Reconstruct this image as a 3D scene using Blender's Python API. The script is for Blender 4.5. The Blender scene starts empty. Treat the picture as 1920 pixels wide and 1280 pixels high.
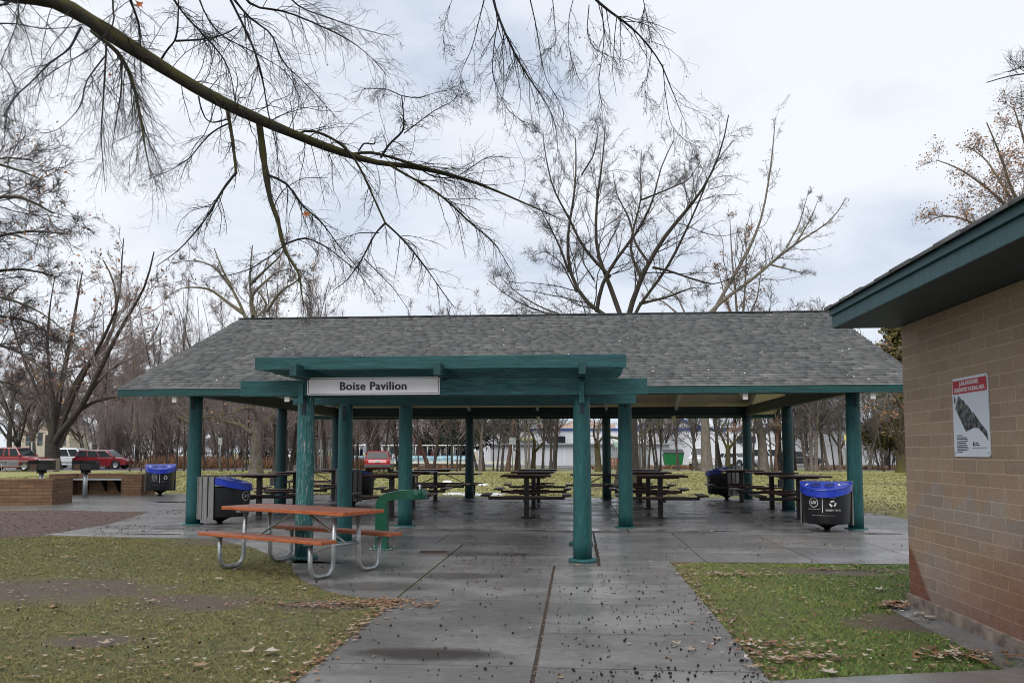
import bpy, bmesh, math, random
import numpy as np
from mathutils import Vector, Matrix
rad = math.radians
sc = bpy.context.scene
COL = sc.collection
random.seed(4); rng = np.random.default_rng(11)

# ------------------------------------------------------------ camera
FPX = 1550.0
PSI = math.atan(120/FPX); TH = rad(4.1); SH = 207-FPX*math.tan(TH); EYE = 1.5
cam = bpy.data.cameras.new('Camera'); camo = bpy.data.objects.new('Camera', cam); COL.objects.link(camo)
cam.sensor_width = 36; cam.lens = FPX/1920*36; cam.shift_y = SH/1920
cam.clip_start = 0.05; cam.clip_end = 2000
camo.location = (0, 0, EYE)
camo.rotation_euler = (rad(90)+TH, 0, PSI)
sc.camera = camo

# ------------------------------------------------------------ world
SUN_EL, SUN_AZ = rad(55), rad(205)
w = bpy.data.worlds.new('World'); sc.world = w; w.use_nodes = True
nt = w.node_tree; nt.nodes.clear()
def N(t, **k):
    n = nt.nodes.new(t)
    for a, b in k.items(): setattr(n, a, b)
    return n
out = N('ShaderNodeOutputWorld'); bg = N('ShaderNodeBackground'); bg.inputs[1].default_value = 0.084
sky = N('ShaderNodeTexSky', sky_type='NISHITA', sun_disc=False, sun_elevation=SUN_EL, sun_rotation=SUN_AZ)
tc = N('ShaderNodeTexCoord'); mp = N('ShaderNodeMapping'); mp.inputs['Scale'].default_value = (1.6, 1.6, 4.2)
mp.inputs['Location'].default_value = (3.1, 0.4, 0.3)
n1 = N('ShaderNodeTexNoise'); n1.inputs['Scale'].default_value = 1.5; n1.inputs['Detail'].default_value = 6; n1.inputs['Roughness'].default_value = .5; n1.inputs['Distortion'].default_value = .3
cr = N('ShaderNodeValToRGB')
e = cr.color_ramp.elements
e[0].position = .38; e[0].color = (4.3, 4.85, 5.75, 1)
e[1].position = .60; e[1].color = (6.7, 6.95, 7.35, 1)
m_ = e.new(.48); m_.color = (5.7, 6.1, 6.75, 1)
mx = N('ShaderNodeMix', data_type='RGBA'); mx.inputs[0].default_value = .93
L = nt.links.new
L(tc.outputs['Generated'], mp.inputs['Vector']); L(mp.outputs[0], n1.inputs['Vector']); L(n1.outputs[0], cr.inputs[0])
L(sky.outputs[0], mx.inputs[6]); L(cr.outputs[0], mx.inputs[7]); L(mx.outputs[2], bg.inputs[0]); L(bg.outputs[0], out.inputs[0])

# ------------------------------------------------------------ sun
sl = bpy.data.lights.new('Sun', 'SUN'); sl.energy = 1.5; sl.angle = rad(45); sl.color = (1, .97, .93)
so = bpy.data.objects.new('Sun', sl); COL.objects.link(so)
so.rotation_euler = (rad(90)-SUN_EL, 0, rad(180)-SUN_AZ+rad(0))
so.location = (0, 0, 30)
sc.view_settings.view_transform = 'Standard'; sc.view_settings.look = 'None'
sc.cycles.pixel_filter_type = 'BLACKMAN_HARRIS'; sc.cycles.filter_width = 1.0
sc.view_settings.exposure = 0.78; sc.view_settings.gamma = 1.0

# ------------------------------------------------------------ survey helpers: pixel of the photo -> place in the world
_cz, _sz, _ct, _st = math.cos(PSI), math.sin(PSI), math.cos(TH), math.sin(TH)
RM = np.array([[_cz, -_sz, 0], [_sz, _cz, 0], [0, 0, 1]]) @ np.array([[1, 0, 0], [0, -_st, -_ct], [0, _ct, -_st]])
def ray(x, y): return RM @ np.array([(x-960)/FPX, -(y-640-SH)/FPX, -1.0])
def G(x, y, z=0.0):
    r = ray(x, y); t = (z-EYE)/r[2]; return r*t+np.array([0, 0, EYE])
def PY(x, y, Y):
    r = ray(x, y); t = Y/r[1]; return r*t+np.array([0, 0, EYE])

# ------------------------------------------------------------ materials
def mat(name, col, rough=.7, var=.25, scale=6, bump=0, bscale=40, metal=0, spec=.5, col2=None, stretch=(1, 1, 1), coat=0, detail=6, w=.5):
    m = bpy.data.materials.new(name); m.use_nodes = True
    t = m.node_tree; b = t.nodes['Principled BSDF']
    b.inputs['Roughness'].default_value = rough; b.inputs['Metallic'].default_value = metal
    b.inputs['Specular IOR Level'].default_value = spec
    if coat: b.inputs['Coat Weight'].default_value = coat; b.inputs['Coat Roughness'].default_value = .08
    c = t.nodes.new('ShaderNodeTexCoord'); mpp = t.nodes.new('ShaderNodeMapping'); mpp.inputs['Scale'].default_value = stretch
    t.links.new(c.outputs['Object'], mpp.inputs[0])
    nz = t.nodes.new('ShaderNodeTexNoise'); nz.inputs['Scale'].default_value = scale; nz.inputs['Detail'].default_value = detail; nz.inputs['Roughness'].default_value = .6
    t.links.new(mpp.outputs[0], nz.inputs['Vector'])
    r = t.nodes.new('ShaderNodeValToRGB')
    c2 = col2 or tuple(min(1, x*(1+var)) for x in col)
    c1 = col if col2 else tuple(x*(1-var) for x in col)
    r.color_ramp.elements[0].position = w-.17; r.color_ramp.elements[1].position = w+.17
    r.color_ramp.elements[0].color = (*c1, 1); r.color_ramp.elements[1].color = (*c2, 1)
    t.links.new(nz.outputs[0], r.inputs[0]); t.links.new(r.outputs[0], b.inputs['Base Color'])
    if bump:
        n2 = t.nodes.new('ShaderNodeTexNoise'); n2.inputs['Scale'].default_value = bscale; n2.inputs['Detail'].default_value = 5
        t.links.new(mpp.outputs[0], n2.inputs['Vector'])
        bp = t.nodes.new('ShaderNodeBump'); bp.inputs['Strength'].default_value = bump; bp.inputs['Distance'].default_value = .02
        t.links.new(n2.outputs[0], bp.inputs['Height']); t.links.new(bp.outputs[0], b.inputs['Normal'])
    m['ramp'] = r.name
    return m
class NB:      # small node builder on an existing material
    def __init__(s, m): s.m = m; s.t = m.node_tree; s.b = s.t.nodes['Principled BSDF']
    def n(s, ty, ins=None, **k):
        x = s.t.nodes.new(ty)
        for a, b in k.items(): setattr(x, a, b)
        for a, b in (ins or {}).items():
            if isinstance(b, bpy.types.NodeSocket): s.t.links.new(b, x.inputs[a])
            else: x.inputs[a].default_value = b
        return x
    def l(s, a, b): s.t.links.new(a, b)
    def ramp(s, src, stops):
        r = s.n('ShaderNodeValToRGB', {0: src}); el = r.color_ramp.elements
        el[0].position, el[0].color = stops[0][0], (*stops[0][1], 1)
        el[1].position, el[1].color = stops[-1][0], (*stops[-1][1], 1)
        for p, c in stops[1:-1]:
            q = el.new(p); q.color = (*c, 1)
        return r.outputs[0]
    def mix(s, f, a, b, bt='MIX'):
        x = s.n('ShaderNodeMix', data_type='RGBA', blend_type=bt)
        for i, v in ((0, f), (6, a), (7, b)):
            if isinstance(v, bpy.types.NodeSocket): s.l(v, x.inputs[i])
            else: x.inputs[i].default_value = v if i == 0 else (*v, 1)
        return x.outputs[2]
    def math(s, op, a, b=0.0, c=None):
        x = s.n('ShaderNodeMath', operation=op)
        for i, v in enumerate((a, b) if c is None else (a, b, c)):
            if isinstance(v, bpy.types.NodeSocket): s.l(v, x.inputs[i])
            else: x.inputs[i].default_value = v
        return x.outputs[0]
    def noise(s, scale, vec=None, detail=5, rough=.6):
        x = s.n('ShaderNodeTexNoise', {'Scale': scale, 'Detail': detail, 'Roughness': rough})
        if vec: s.l(vec, x.inputs['Vector'])
        return x.outputs[0]
def newmat(name, rough=.7):
    m = bpy.data.materials.new(name); m.use_nodes = True
    nb = NB(m); nb.b.inputs['Roughness'].default_value = rough
    return m, nb
M = {}
BW = (0, 0, 0), (1, 1, 1)
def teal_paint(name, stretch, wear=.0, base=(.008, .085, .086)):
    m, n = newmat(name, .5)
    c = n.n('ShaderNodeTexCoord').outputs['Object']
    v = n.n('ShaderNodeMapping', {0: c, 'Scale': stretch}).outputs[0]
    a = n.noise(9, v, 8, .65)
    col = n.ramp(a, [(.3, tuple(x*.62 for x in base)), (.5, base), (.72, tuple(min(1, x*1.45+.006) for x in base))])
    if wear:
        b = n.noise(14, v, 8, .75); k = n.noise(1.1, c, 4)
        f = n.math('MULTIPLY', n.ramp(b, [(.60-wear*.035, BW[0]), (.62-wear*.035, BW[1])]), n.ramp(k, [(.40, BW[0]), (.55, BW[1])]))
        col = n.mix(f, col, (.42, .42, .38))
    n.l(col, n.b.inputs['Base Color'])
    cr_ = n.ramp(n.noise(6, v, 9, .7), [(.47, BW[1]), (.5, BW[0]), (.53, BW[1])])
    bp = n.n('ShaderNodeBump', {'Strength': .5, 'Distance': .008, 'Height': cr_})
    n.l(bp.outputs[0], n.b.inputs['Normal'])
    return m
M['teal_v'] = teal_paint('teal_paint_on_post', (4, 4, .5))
M['teal_w'] = teal_paint('worn_teal_paint', (5, 5, .6), 1.0, (.016, .115, .118))
M['teal_h'] = teal_paint('teal_paint_on_beam', (.35, 4, 5), 0, (.009, .078, .082))
M['teal_y'] = teal_paint('teal_paint_on_side_beam', (4, .35, 5), 0, (.006, .055, .058))
M['teal_f'] = teal_paint('teal_fascia_paint', (.3, 3, 4), 0, (.003, .058, .054))
M['fascia2'] = mat('blue_green_fascia_paint', (.017, .062, .074), .5, .25, 5, .15, 60, col2=(.030, .092, .105), stretch=(5, 5, .7))
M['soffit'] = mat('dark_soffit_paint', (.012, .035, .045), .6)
M['shade_h'] = teal_paint('shadowy_teal_paint', (.35, 4, 5), 0, (.0035, .018, .024))  # beam teal with the shade under the roof put into its colour
M['shade_p'] = teal_paint('shaded_teal_post_paint', (4, 4, .5), 0, (.006, .055, .062))  # post teal darkened: backlit shade of the middle and back rows painted in
M['cream'] = mat('cream_ceiling_paint', (.72, .62, .52), .7, .12, 3)
M['white'] = mat('white_painted_timber', (.75, .73, .68), .6, .08, 4)
M['green'] = mat('glossy_green_enamel', (.004, .105, .055), .22, .25, 5, coat=.4)
M['galv'] = mat('galvanised_pipe', (.40, .42, .42), .42, .22, 14, metal=.75)
M['chrome'] = mat('polished_steel', (.7, .7, .7), .15, .05, 5, metal=1)
M['redwood'] = mat('red_stained_planks', (.20, .045, .018), .5, .2, 4, .5, 30, col2=(.43, .145, .070), stretch=(.5, 6, 6))
M['brownwood'] = mat('dark_brown_coated_top', (.035, .018, .014), .35, .3, 8, col2=(.10, .038, .024))
M['brownsteel'] = mat('dark_brown_steel', (.022, .016, .016), .45, .3, 8)
M['slat'] = mat('weathered_grey_slat', (.20, .195, .185), .6, .25, 6, .2, 30, stretch=(6, 6, .6))
M['drum'] = mat('black_plastic', (.012, .013, .015), .38, .25, 6)
M['lid'] = mat('blue_plastic_lid', (.006, .030, .36), .38, .12, 4)
M['lidhole'] = mat('dark_blue_opening', (.006, .012, .10), .5)
M['blacksteel'] = mat('black_steel', (.01, .01, .01), .5)
M['graphic'] = mat('white_print', (.62, .62, .62), .5, .1)
M['signwhite'] = mat('reflective_white_sheet', (.76, .74, .76), .35, .04, 2)
M['signblack'] = mat('black_lettering', (.008, .008, .009), .4)
M['signred'] = mat('red_sign_band', (.40, .018, .03), .4, .06, 4)
M['signpaper'] = mat('pale_blue_white_sheet', (.62, .66, .72), .35, .03, 2)
M['rust'] = mat('rusty_firebox', (.09, .045, .025), .7, .35, 9)
M['concblock'] = mat('rough_concrete_block', (.26, .21, .185), .85, .2, 20)
M['asphalt'] = mat('damp_asphalt', (.10, .10, .11), .45, .2, 2, .3, 80)
M['snow'] = mat('old_snow', (.8, .82, .85), .6, .06, 9)
M['trim'] = mat('pale_drip_edge', (.45, .42, .40), .5)
M['glass'] = mat('dark_car_glass', (.02, .028, .03), .12, .2, 2, spec=.25)
M['tyre'] = mat('tyre_rubber', (.012, .012, .012), .7)
M['rim'] = mat('alloy_rim', (.4, .4, .42), .3, .1, 5, metal=.8)
M['lamp_r'] = mat('red_lamp_lens', (.35, .02, .015), .2); M['lamp_w'] = mat('clear_lamp_lens', (.6, .62, .65), .15)
M['plate'] = mat('number_plate', (.6, .62, .68), .4)
M['greyplastic'] = mat('grey_cladding', (.07, .07, .075), .6)
def redwood():
    m, n = newmat('red_stained_planks', .5)
    co = n.n('ShaderNodeTexCoord').outputs['Object']; v = n.n('ShaderNodeMapping', {0: co, 'Scale': (.7, 9, 9)}).outputs[0]
    g = n.noise(5, v, 8, .7); w_ = n.noise(3, co, 6, .7)
    side = n.ramp(g, [(.3, (.14, .032, .010)), (.5, (.38, .095, .026)), (.75, (.48, .16, .06))])
    top = n.ramp(g, [(.3, (.07, .026, .018)), (.5, (.19, .070, .045)), (.75, (.30, .14, .10))])       # walked-on, rained-on faces have faded
    nz = n.n('ShaderNodeSeparateXYZ', {0: n.n('ShaderNodeNewGeometry').outputs['Normal']}).outputs[2]
    col = n.mix(n.math('MULTIPLY', n.ramp(nz, [(.4, BW[0]), (.8, BW[1])]), n.ramp(w_, [(.25, (.5,)*3), (.5, BW[1])])), side, top)
    n.l(col, n.b.inputs['Base Color'])
    n.l(n.n('ShaderNodeBump', {'Strength': .5, 'Distance': .004, 'Height': g}).outputs[0], n.b.inputs['Normal'])
    return m
M['redwood'] = redwood()
def paint(n, c): return mat(n, c, .25, .06, 2, coat=.8)
M['car_red'] = paint('red_car_paint', (.22, .008, .014)); M['car_white'] = paint('white_car_paint', (.72, .73, .75))
M['car_wagon'] = paint('bright_red_car_paint', (.33, .012, .022)); M['car_grey'] = paint('grey_car_paint', (.13, .14, .16))
M['car_dark'] = paint('black_car_paint', (.02, .021, .024)); M['car_blue'] = paint('light_blue_paint', (.10, .34, .52)); M['car_silver'] = paint('silver_car_paint', (.4, .42, .46))
M['whitewall'] = mat('white_metal_cladding', (.80, .81, .84), .55, .06, .3)
M['greywall'] = mat('pale_grey_metal_cladding', (.60, .61, .63), .55, .06, .3)
M['beigewall'] = mat('beige_rendered_wall', (.48, .42, .34), .8, .08, .3)
M['bluetrim'] = mat('blue_roof_trim', (.03, .09, .30), .5); M['roofgrey'] = mat('grey_roofing', (.16, .16, .17), .8)
M['redwall'] = mat('red_painted_front', (.38, .02, .03), .6); M['yellowwall'] = mat('yellow_painted_front', (.55, .55, .2), .6)
M['window'] = mat('dark_window_pane', (.03, .04, .05), .1); M['dumpster'] = mat('green_dumpster_paint', (.01, .16, .04), .45, .15)
M['pallet'] = mat('reddish_pallet_wood', (.33, .11, .05), .8, .2, 9); M['signgrey'] = mat('grey_sign_back', (.33, .35, .35), .5)
M['signgreen'] = mat('pale_green_sign', (.4, .62, .5), .5)
M['bluetub'] = mat('light_blue_plastic', (.10, .30, .42), .3, .2, 1.5, col2=(.45, .62, .70)); M['hill'] = mat('dry_foothill', (.34, .25, .20), .95, .2, .02)

def bark(name, c1, c2, moss=0.0, mcol=(.10, .085, .012), sc_=(6, 6, 1.2)):
    m, n = newmat(name, .9)
    c = n.n('ShaderNodeTexCoord').outputs['Object']
    v = n.n('ShaderNodeMapping', {0: c, 'Scale': sc_}).outputs[0]
    a = n.noise(2.2, v, 8, .7)
    col = n.ramp(a, [(.34, c1), (.66, c2)])
    if moss:
        nz = n.n('ShaderNodeSeparateXYZ', {0: n.n('ShaderNodeNewGeometry').outputs['Normal']}).outputs[2]
        f = n.math('ADD', n.math('MULTIPLY', nz, .35), n.noise(3.0, c, 6))
        col = n.mix(n.ramp(f, [(.62-moss*.3, BW[0]), (.80-moss*.3, BW[1])]), col, mcol)
    n.l(col, n.b.inputs['Base Color'])
    bp = n.n('ShaderNodeBump', {'Strength': .8, 'Distance': .03, 'Height': n.noise(7, v, 6, .7)})
    n.l(bp.outputs[0], n.b.inputs['Normal'])
    return m
M['bark_over'] = bark('mossy_limb_bark', (.010, .009, .006), (.040, .032, .014), .62, (.055, .046, .005), (5, 5, 5))
M['twig_over'] = bark('dark_twig_bark', (.009, .008, .009), (.022, .019, .018))
M['bark_dark'] = bark('dark_grey_bark', (.020, .016, .014), (.075, .058, .048), .25, (.05, .045, .012))
M['bark_moss'] = bark('mossy_bark', (.035, .028, .02), (.12, .095, .07), .6, (.095, .082, .016))
M['bark_pale'] = bark('pale_grey_bark', (.09, .078, .068), (.25, .21, .18), .1)
M['bark_brown'] = bark('reddish_brown_bark', (.06, .034, .026), (.17, .10, .075))
M['bark_greymoss'] = bark('grey_bark_with_little_moss', (.06, .05, .042), (.21, .18, .155), .30, (.10, .085, .025))
M['bark_thin'] = bark('thin_trunk_bark', (.022, .018, .016), (.11, .088, .074))
M['twig_mauve'] = bark('mauve_brown_twigs', (.15, .115, .110), (.32, .26, .25))
M['twig_dark'] = bark('dark_twigs', (.030, .025, .024), (.085, .068, .063))
M['twig_grey'] = bark('grey_twigs', (.10, .088, .080), (.24, .21, .195))
def tonemat(name, stops, rough=.8, trans=False, bump=0):
    m, n = newmat(name, rough)
    a = n.n('ShaderNodeAttribute', attribute_name='tone').outputs['Fac']
    n.l(n.ramp(a, stops), n.b.inputs['Base Color'])
    if bump:
        c = n.n('ShaderNodeTexCoord').outputs['Object']
        n.l(n.n('ShaderNodeBump', {'Strength': bump, 'Distance': .01, 'Height': n.noise(90, c, 3)}).outputs[0], n.b.inputs['Normal'])
    return m
M['shingle'] = tonemat('grey_asphalt_shingles', [(0, (.055, .056, .058)), (.5, (.100, .101, .100)), (1, (.160, .158, .150))], .75, bump=.6)
M['blades'] = tonemat('short_turf', [(0, (.035, .030, .012)), (.25, (.10, .10, .025)), (.5, (.19, .18, .042)), (.75, (.30, .265, .09)), (1, (.25, .16, .09))], .8)
M['bladesR'] = tonemat('fresh_turf', [(0, (.03, .07, .012)), (.4, (.075, .17, .022)), (.75, (.18, .235, .045)), (.9, (.30, .27, .09)), (1, (.28, .20, .11))], .8)
M['leaves'] = tonemat('fallen_leaf_litter', [(0, (.055, .028, .018)), (.25, (.20, .085, .035)), (.5, (.26, .16, .09)), (.75, (.31, .24, .17)), (1, (.40, .35, .30))], .7)
M['treeleaf'] = tonemat('clinging_dead_leaves', [(0, (.16, .06, .025)), (.5, (.36, .16, .07)), (1, (.42, .26, .14))], .7)
M['needle'] = tonemat('dark_pine_needles', [(0, (.010, .016, .012)), (1, (.035, .045, .028))], .8)
M['olive'] = tonemat('olive_evergreen_leaves', [(0, (.035, .04, .01)), (.6, (.10, .095, .02)), (1, (.18, .14, .04))], .8)
M['drygrass'] = tonemat('dry_orange_grass', [(0, (.13, .075, .05)), (.6, (.30, .15, .08)), (1, (.42, .28, .17))], .9)
M['mulch'] = mat('brown_leaf_mulch', (.045, .028, .022), .95, .3, 22, 1.0, 60, col2=(.15, .10, .085))
M['bed'] = mat('dirt_in_joints', (.03, .024, .02), .95, .3, 30)
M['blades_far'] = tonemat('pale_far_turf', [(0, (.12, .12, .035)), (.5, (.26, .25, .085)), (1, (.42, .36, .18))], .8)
M['seed'] = mat('dark_seed_balls', (.018, .012, .009), .8, .4, 30)
M['speck'] = tonemat('pale_specks', [(0, (.02, .02, .02)), (.4, (.03, .028, .025)), (.45, (.6, .58, .5)), (1, (.75, .72, .66))], .7)

gp = lambda x, y: tuple(float(q) for q in G(x, y)[:2])
DAMP = [(*gp(800, 1228), .62, .22), (*gp(700, 1100), .9, .35), (*gp(900, 1040), 1.3, .3), (*gp(830, 1080), .9, .3)]
def concrete(name, c, wet, r0=.12, r1=.55, damp=False):
    m, n = newmat(name, .5)
    co = n.n('ShaderNodeTexCoord').outputs['Object']
    a = n.noise(1.1, co, 7, .62); b = n.noise(14, co, 6, .7); g = n.noise(160, co, 2)
    k = n.n('ShaderNodeMapping', {0: co, 'Scale': (.8, 1.15, 1)}).outputs[0]
    wz = n.noise(.9, k, 5, .6)
    wm = n.ramp(wz, [(.5-wet*.12, BW[1]), (.62-wet*.05, BW[0])])
    col = n.ramp(a, [(.3, tuple(x*.72 for x in c)), (.7, tuple(x*1.25 for x in c))])
    col = n.mix(.35, col, n.ramp(b, [(.3, (.09, .09, .09)), (.7, (.28, .28, .28))]))
    col = n.mix(n.math('MULTIPLY', wm, .55), col, tuple(x*.38 for x in c))
    if damp:                                                          # soft-edged damp hollows in the slabs
        sx = n.n('ShaderNodeSeparateXYZ', {0: co}); wob = n.math('MULTIPLY', n.noise(3.5, co, 6, .7), 1.1)
        for i_, (dx_, dy_, rx_, ry_) in enumerate(DAMP):
            u_ = n.math('DIVIDE', n.math('SUBTRACT', sx.outputs[0], dx_), rx_); v_ = n.math('DIVIDE', n.math('SUBTRACT', sx.outputs[1], dy_), ry_)
            d_ = n.math('ADD', n.math('ADD', n.math('MULTIPLY', u_, u_), n.math('MULTIPLY', v_, v_)), wob)
            q_ = n.n('ShaderNodeMapRange', {0: d_, 1: .85, 2: 1.7, 3: (.85 if i_ == 0 else .6), 4: 0.0}).outputs[0]
            col = n.mix(q_, col, (.040, .032, .027)); wm = n.math('MAXIMUM', n.n('ShaderNodeMath', {0: wm}, operation='ADD').outputs[0], q_)
    tone = n.n('ShaderNodeAttribute', attribute_name='tone').outputs['Fac']
    col = n.mix(1.0, col, n.ramp(tone, [(0, (.78, .78, .78)), (1, (1.12, 1.12, 1.12))]), 'MULTIPLY')
    st = n.ramp(n.noise(2.7, co, 7, .7), [(.60, BW[0]), (.72, BW[1])])
    col = n.mix(n.math('MULTIPLY', st, .5), col, (.045, .028, .018))
    n.l(col, n.b.inputs['Base Color'])
    rr = n.n('ShaderNodeMapRange', {0: wm, 3: r1, 4: r0}).outputs[0]
    n.l(rr, n.b.inputs['Roughness'])
    bp = n.n('ShaderNodeBump', {'Strength': .25, 'Distance': .004, 'Height': n.math('ADD', g, n.math('MULTIPLY', b, 2.0))})
    n.l(bp.outputs[0], n.b.inputs['Normal'])
    return m
M['conc'] = concrete('damp_concrete', (.262, .247, .236), .3, .26, .6, True)
M['concwet'] = concrete('wet_concrete_floor', (.205, .197, .20), .85, .12, .40)

def ground_mat():
    m, n = newmat('lawn_soil', .9)
    co = n.n('ShaderNodeTexCoord').outputs['Object']
    sx = n.n('ShaderNodeSeparateXYZ', {0: co})
    a = n.noise(.5, co, 8, .65); b = n.noise(9, co, 8, .7); f_ = n.noise(45, co, 4, .7)
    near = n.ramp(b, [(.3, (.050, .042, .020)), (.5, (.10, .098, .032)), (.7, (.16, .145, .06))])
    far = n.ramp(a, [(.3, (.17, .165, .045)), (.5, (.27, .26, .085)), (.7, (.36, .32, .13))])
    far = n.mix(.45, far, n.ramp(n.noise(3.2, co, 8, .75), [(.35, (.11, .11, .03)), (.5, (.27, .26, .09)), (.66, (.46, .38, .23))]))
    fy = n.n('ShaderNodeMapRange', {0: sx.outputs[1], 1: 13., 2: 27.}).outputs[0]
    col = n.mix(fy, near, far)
    # bare muddy patches where feet wear the turf away
    def patch(x, y, rx, ry):
        dx = n.math('DIVIDE', n.math('SUBTRACT', sx.outputs[0], x), rx); dy = n.math('DIVIDE', n.math('SUBTRACT', sx.outputs[1], y), ry)
        return n.math('ADD', n.math('MULTIPLY', dx, dx), n.math('MULTIPLY', dy, dy))
    mud = n.ramp(f_, [(.3, (.045, .030, .022)), (.5, (.10, .072, .055)), (.7, (.16, .125, .10))])
    nn = n.math('MULTIPLY', n.noise(2.2, co, 8, .7), 6.0)
    for p in PATCHES:
        d = n.math('ADD', patch(*p), nn)
        col = n.mix(n.ramp(d, [(.45, BW[1]), (1.0, BW[0])]) if False else n.n('ShaderNodeMapRange', {0: d, 1: 3.2, 2: 5.0, 3: 1.0, 4: 0.0}).outputs[0], col, mud)
    n.l(col, n.b.inputs['Base Color'])
    bp = n.n('ShaderNodeBump', {'Strength': .8, 'Distance': .03, 'Height': n.math('ADD', f_, b)})
    n.l(bp.outputs[0], n.b.inputs['Normal'])
    return m
gp = lambda x, y: tuple(G(x, y)[:2])
PATCHES = [(*gp(90, 1105), 1.15, .7), (*gp(370, 1128), .6, .42), (*gp(450, 1015), 1.0, .5), (*gp(600, 1135), .5, .25), (*gp(180, 1200), .35, .2), (*gp(1560, 1072), .8, .25), (*gp(1720, 1170), .5, .35), (*gp(1180, 915), 2.2, 2.2), (*gp(450, 892), 6.0, 3.0), (*gp(1690, 907), 1.6, 1.2), (*gp(1100, 878), 5, 3.)]
M['lawn'] = ground_mat()

def brickmat(name, bw, bh, mortar, c1, c2, cm, axes, stain=False, wallx=None):
    m, n = newmat(name, .8)
    co = n.n('ShaderNodeTexCoord').outputs['Object']
    s = n.n('ShaderNodeSeparateXYZ', {0: co})
    v = n.n('ShaderNodeCombineXYZ', {0: s.outputs[axes[0]], 1: s.outputs[2]}).outputs[0]
    br = n.n('ShaderNodeTexBrick', {'Vector': v, 'Scale': 1.0, 'Brick Width': bw, 'Row Height': bh, 'Mortar Size': mortar, 'Mortar Smooth': .1, 'Bias': 0., 'Color1': (*c1, 1), 'Color2': (*c2, 1), 'Mortar': (*cm, 1)}, offset=.5)
    col = br.outputs[0]
    g = n.noise(60, co, 5, .7)
    col = n.mix(1.0, col, n.ramp(g, [(.3, (.72, .72, .72)), (.7, (1.15, 1.15, 1.15))]), 'MULTIPLY')
    if stain:
        z = s.outputs[2]; a = n.noise(1.1, co, 5, .6)
        y_ = n.math('ADD', z, n.math('MULTIPLY', n.math('SUBTRACT', a, .5), 1.3))
        # ochre weathering in the middle of the wall, rust-red rising damp at the foot
        oc = n.ramp(y_, [(.1, BW[0]), (.55, BW[1]), (1.15, (.8,)*3), (1.75, BW[0])])
        col = n.mix(n.math('MULTIPLY', oc, .75), col, (1.12, .87, .58), 'MULTIPLY')
        dy = n.math('ADD', n.math('MULTIPLY', n.math('SUBTRACT', 8.56, s.outputs[1]), 1.05), n.math('MULTIPLY', z, 1.0))
        r1 = n.n('ShaderNodeMapRange', {0: n.math('ADD', dy, n.math('MULTIPLY', a, .25)), 1: .70, 2: .78, 3: 1., 4: 0.}).outputs[0]
        col = n.mix(n.math('MULTIPLY', r1, .9), col, (.55, .22, .13), 'MULTIPLY')
        h = n.math('ADD', z, n.math('MULTIPLY', n.math('SUBTRACT', s.outputs[1], 7.3), .38))
        r2 = n.n('ShaderNodeMapRange', {0: n.math('ADD', h, n.math('MULTIPLY', a, .5)), 1: .25, 2: .95, 3: 1., 4: 0.}).outputs[0]
        col = n.mix(n.math('MULTIPLY', r2, .85), col, (.62, .34, .26), 'MULTIPLY')
        ef = n.math('MULTIPLY', n.ramp(n.noise(5.3, co, 8, .75), [(.50, BW[0]), (.75, BW[1])]), .14)
        col = n.mix(ef, col, (.55, .52, .50))
    n.l(col, n.b.inputs['Base Color'])
    h_ = n.math('SUBTRACT', n.math('MULTIPLY', g, .25), br.outputs[1])
    n.l(n.n('ShaderNodeBump', {'Strength': .7, 'Distance': .008, 'Height': h_}).outputs[0], n.b.inputs['Normal'])
    return m
M['block'] = brickmat('tan_concrete_block', .43, .1107, .0042, (.265, .212, .180), (.325, .266, .226), (.44, .385, .34), (1,), True)
M['lowbrick'] = brickmat('orange_brown_brick', .40, .098, .006, (.165, .085, .042), (.235, .128, .066), (.07, .045, .034), (0,))

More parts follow.
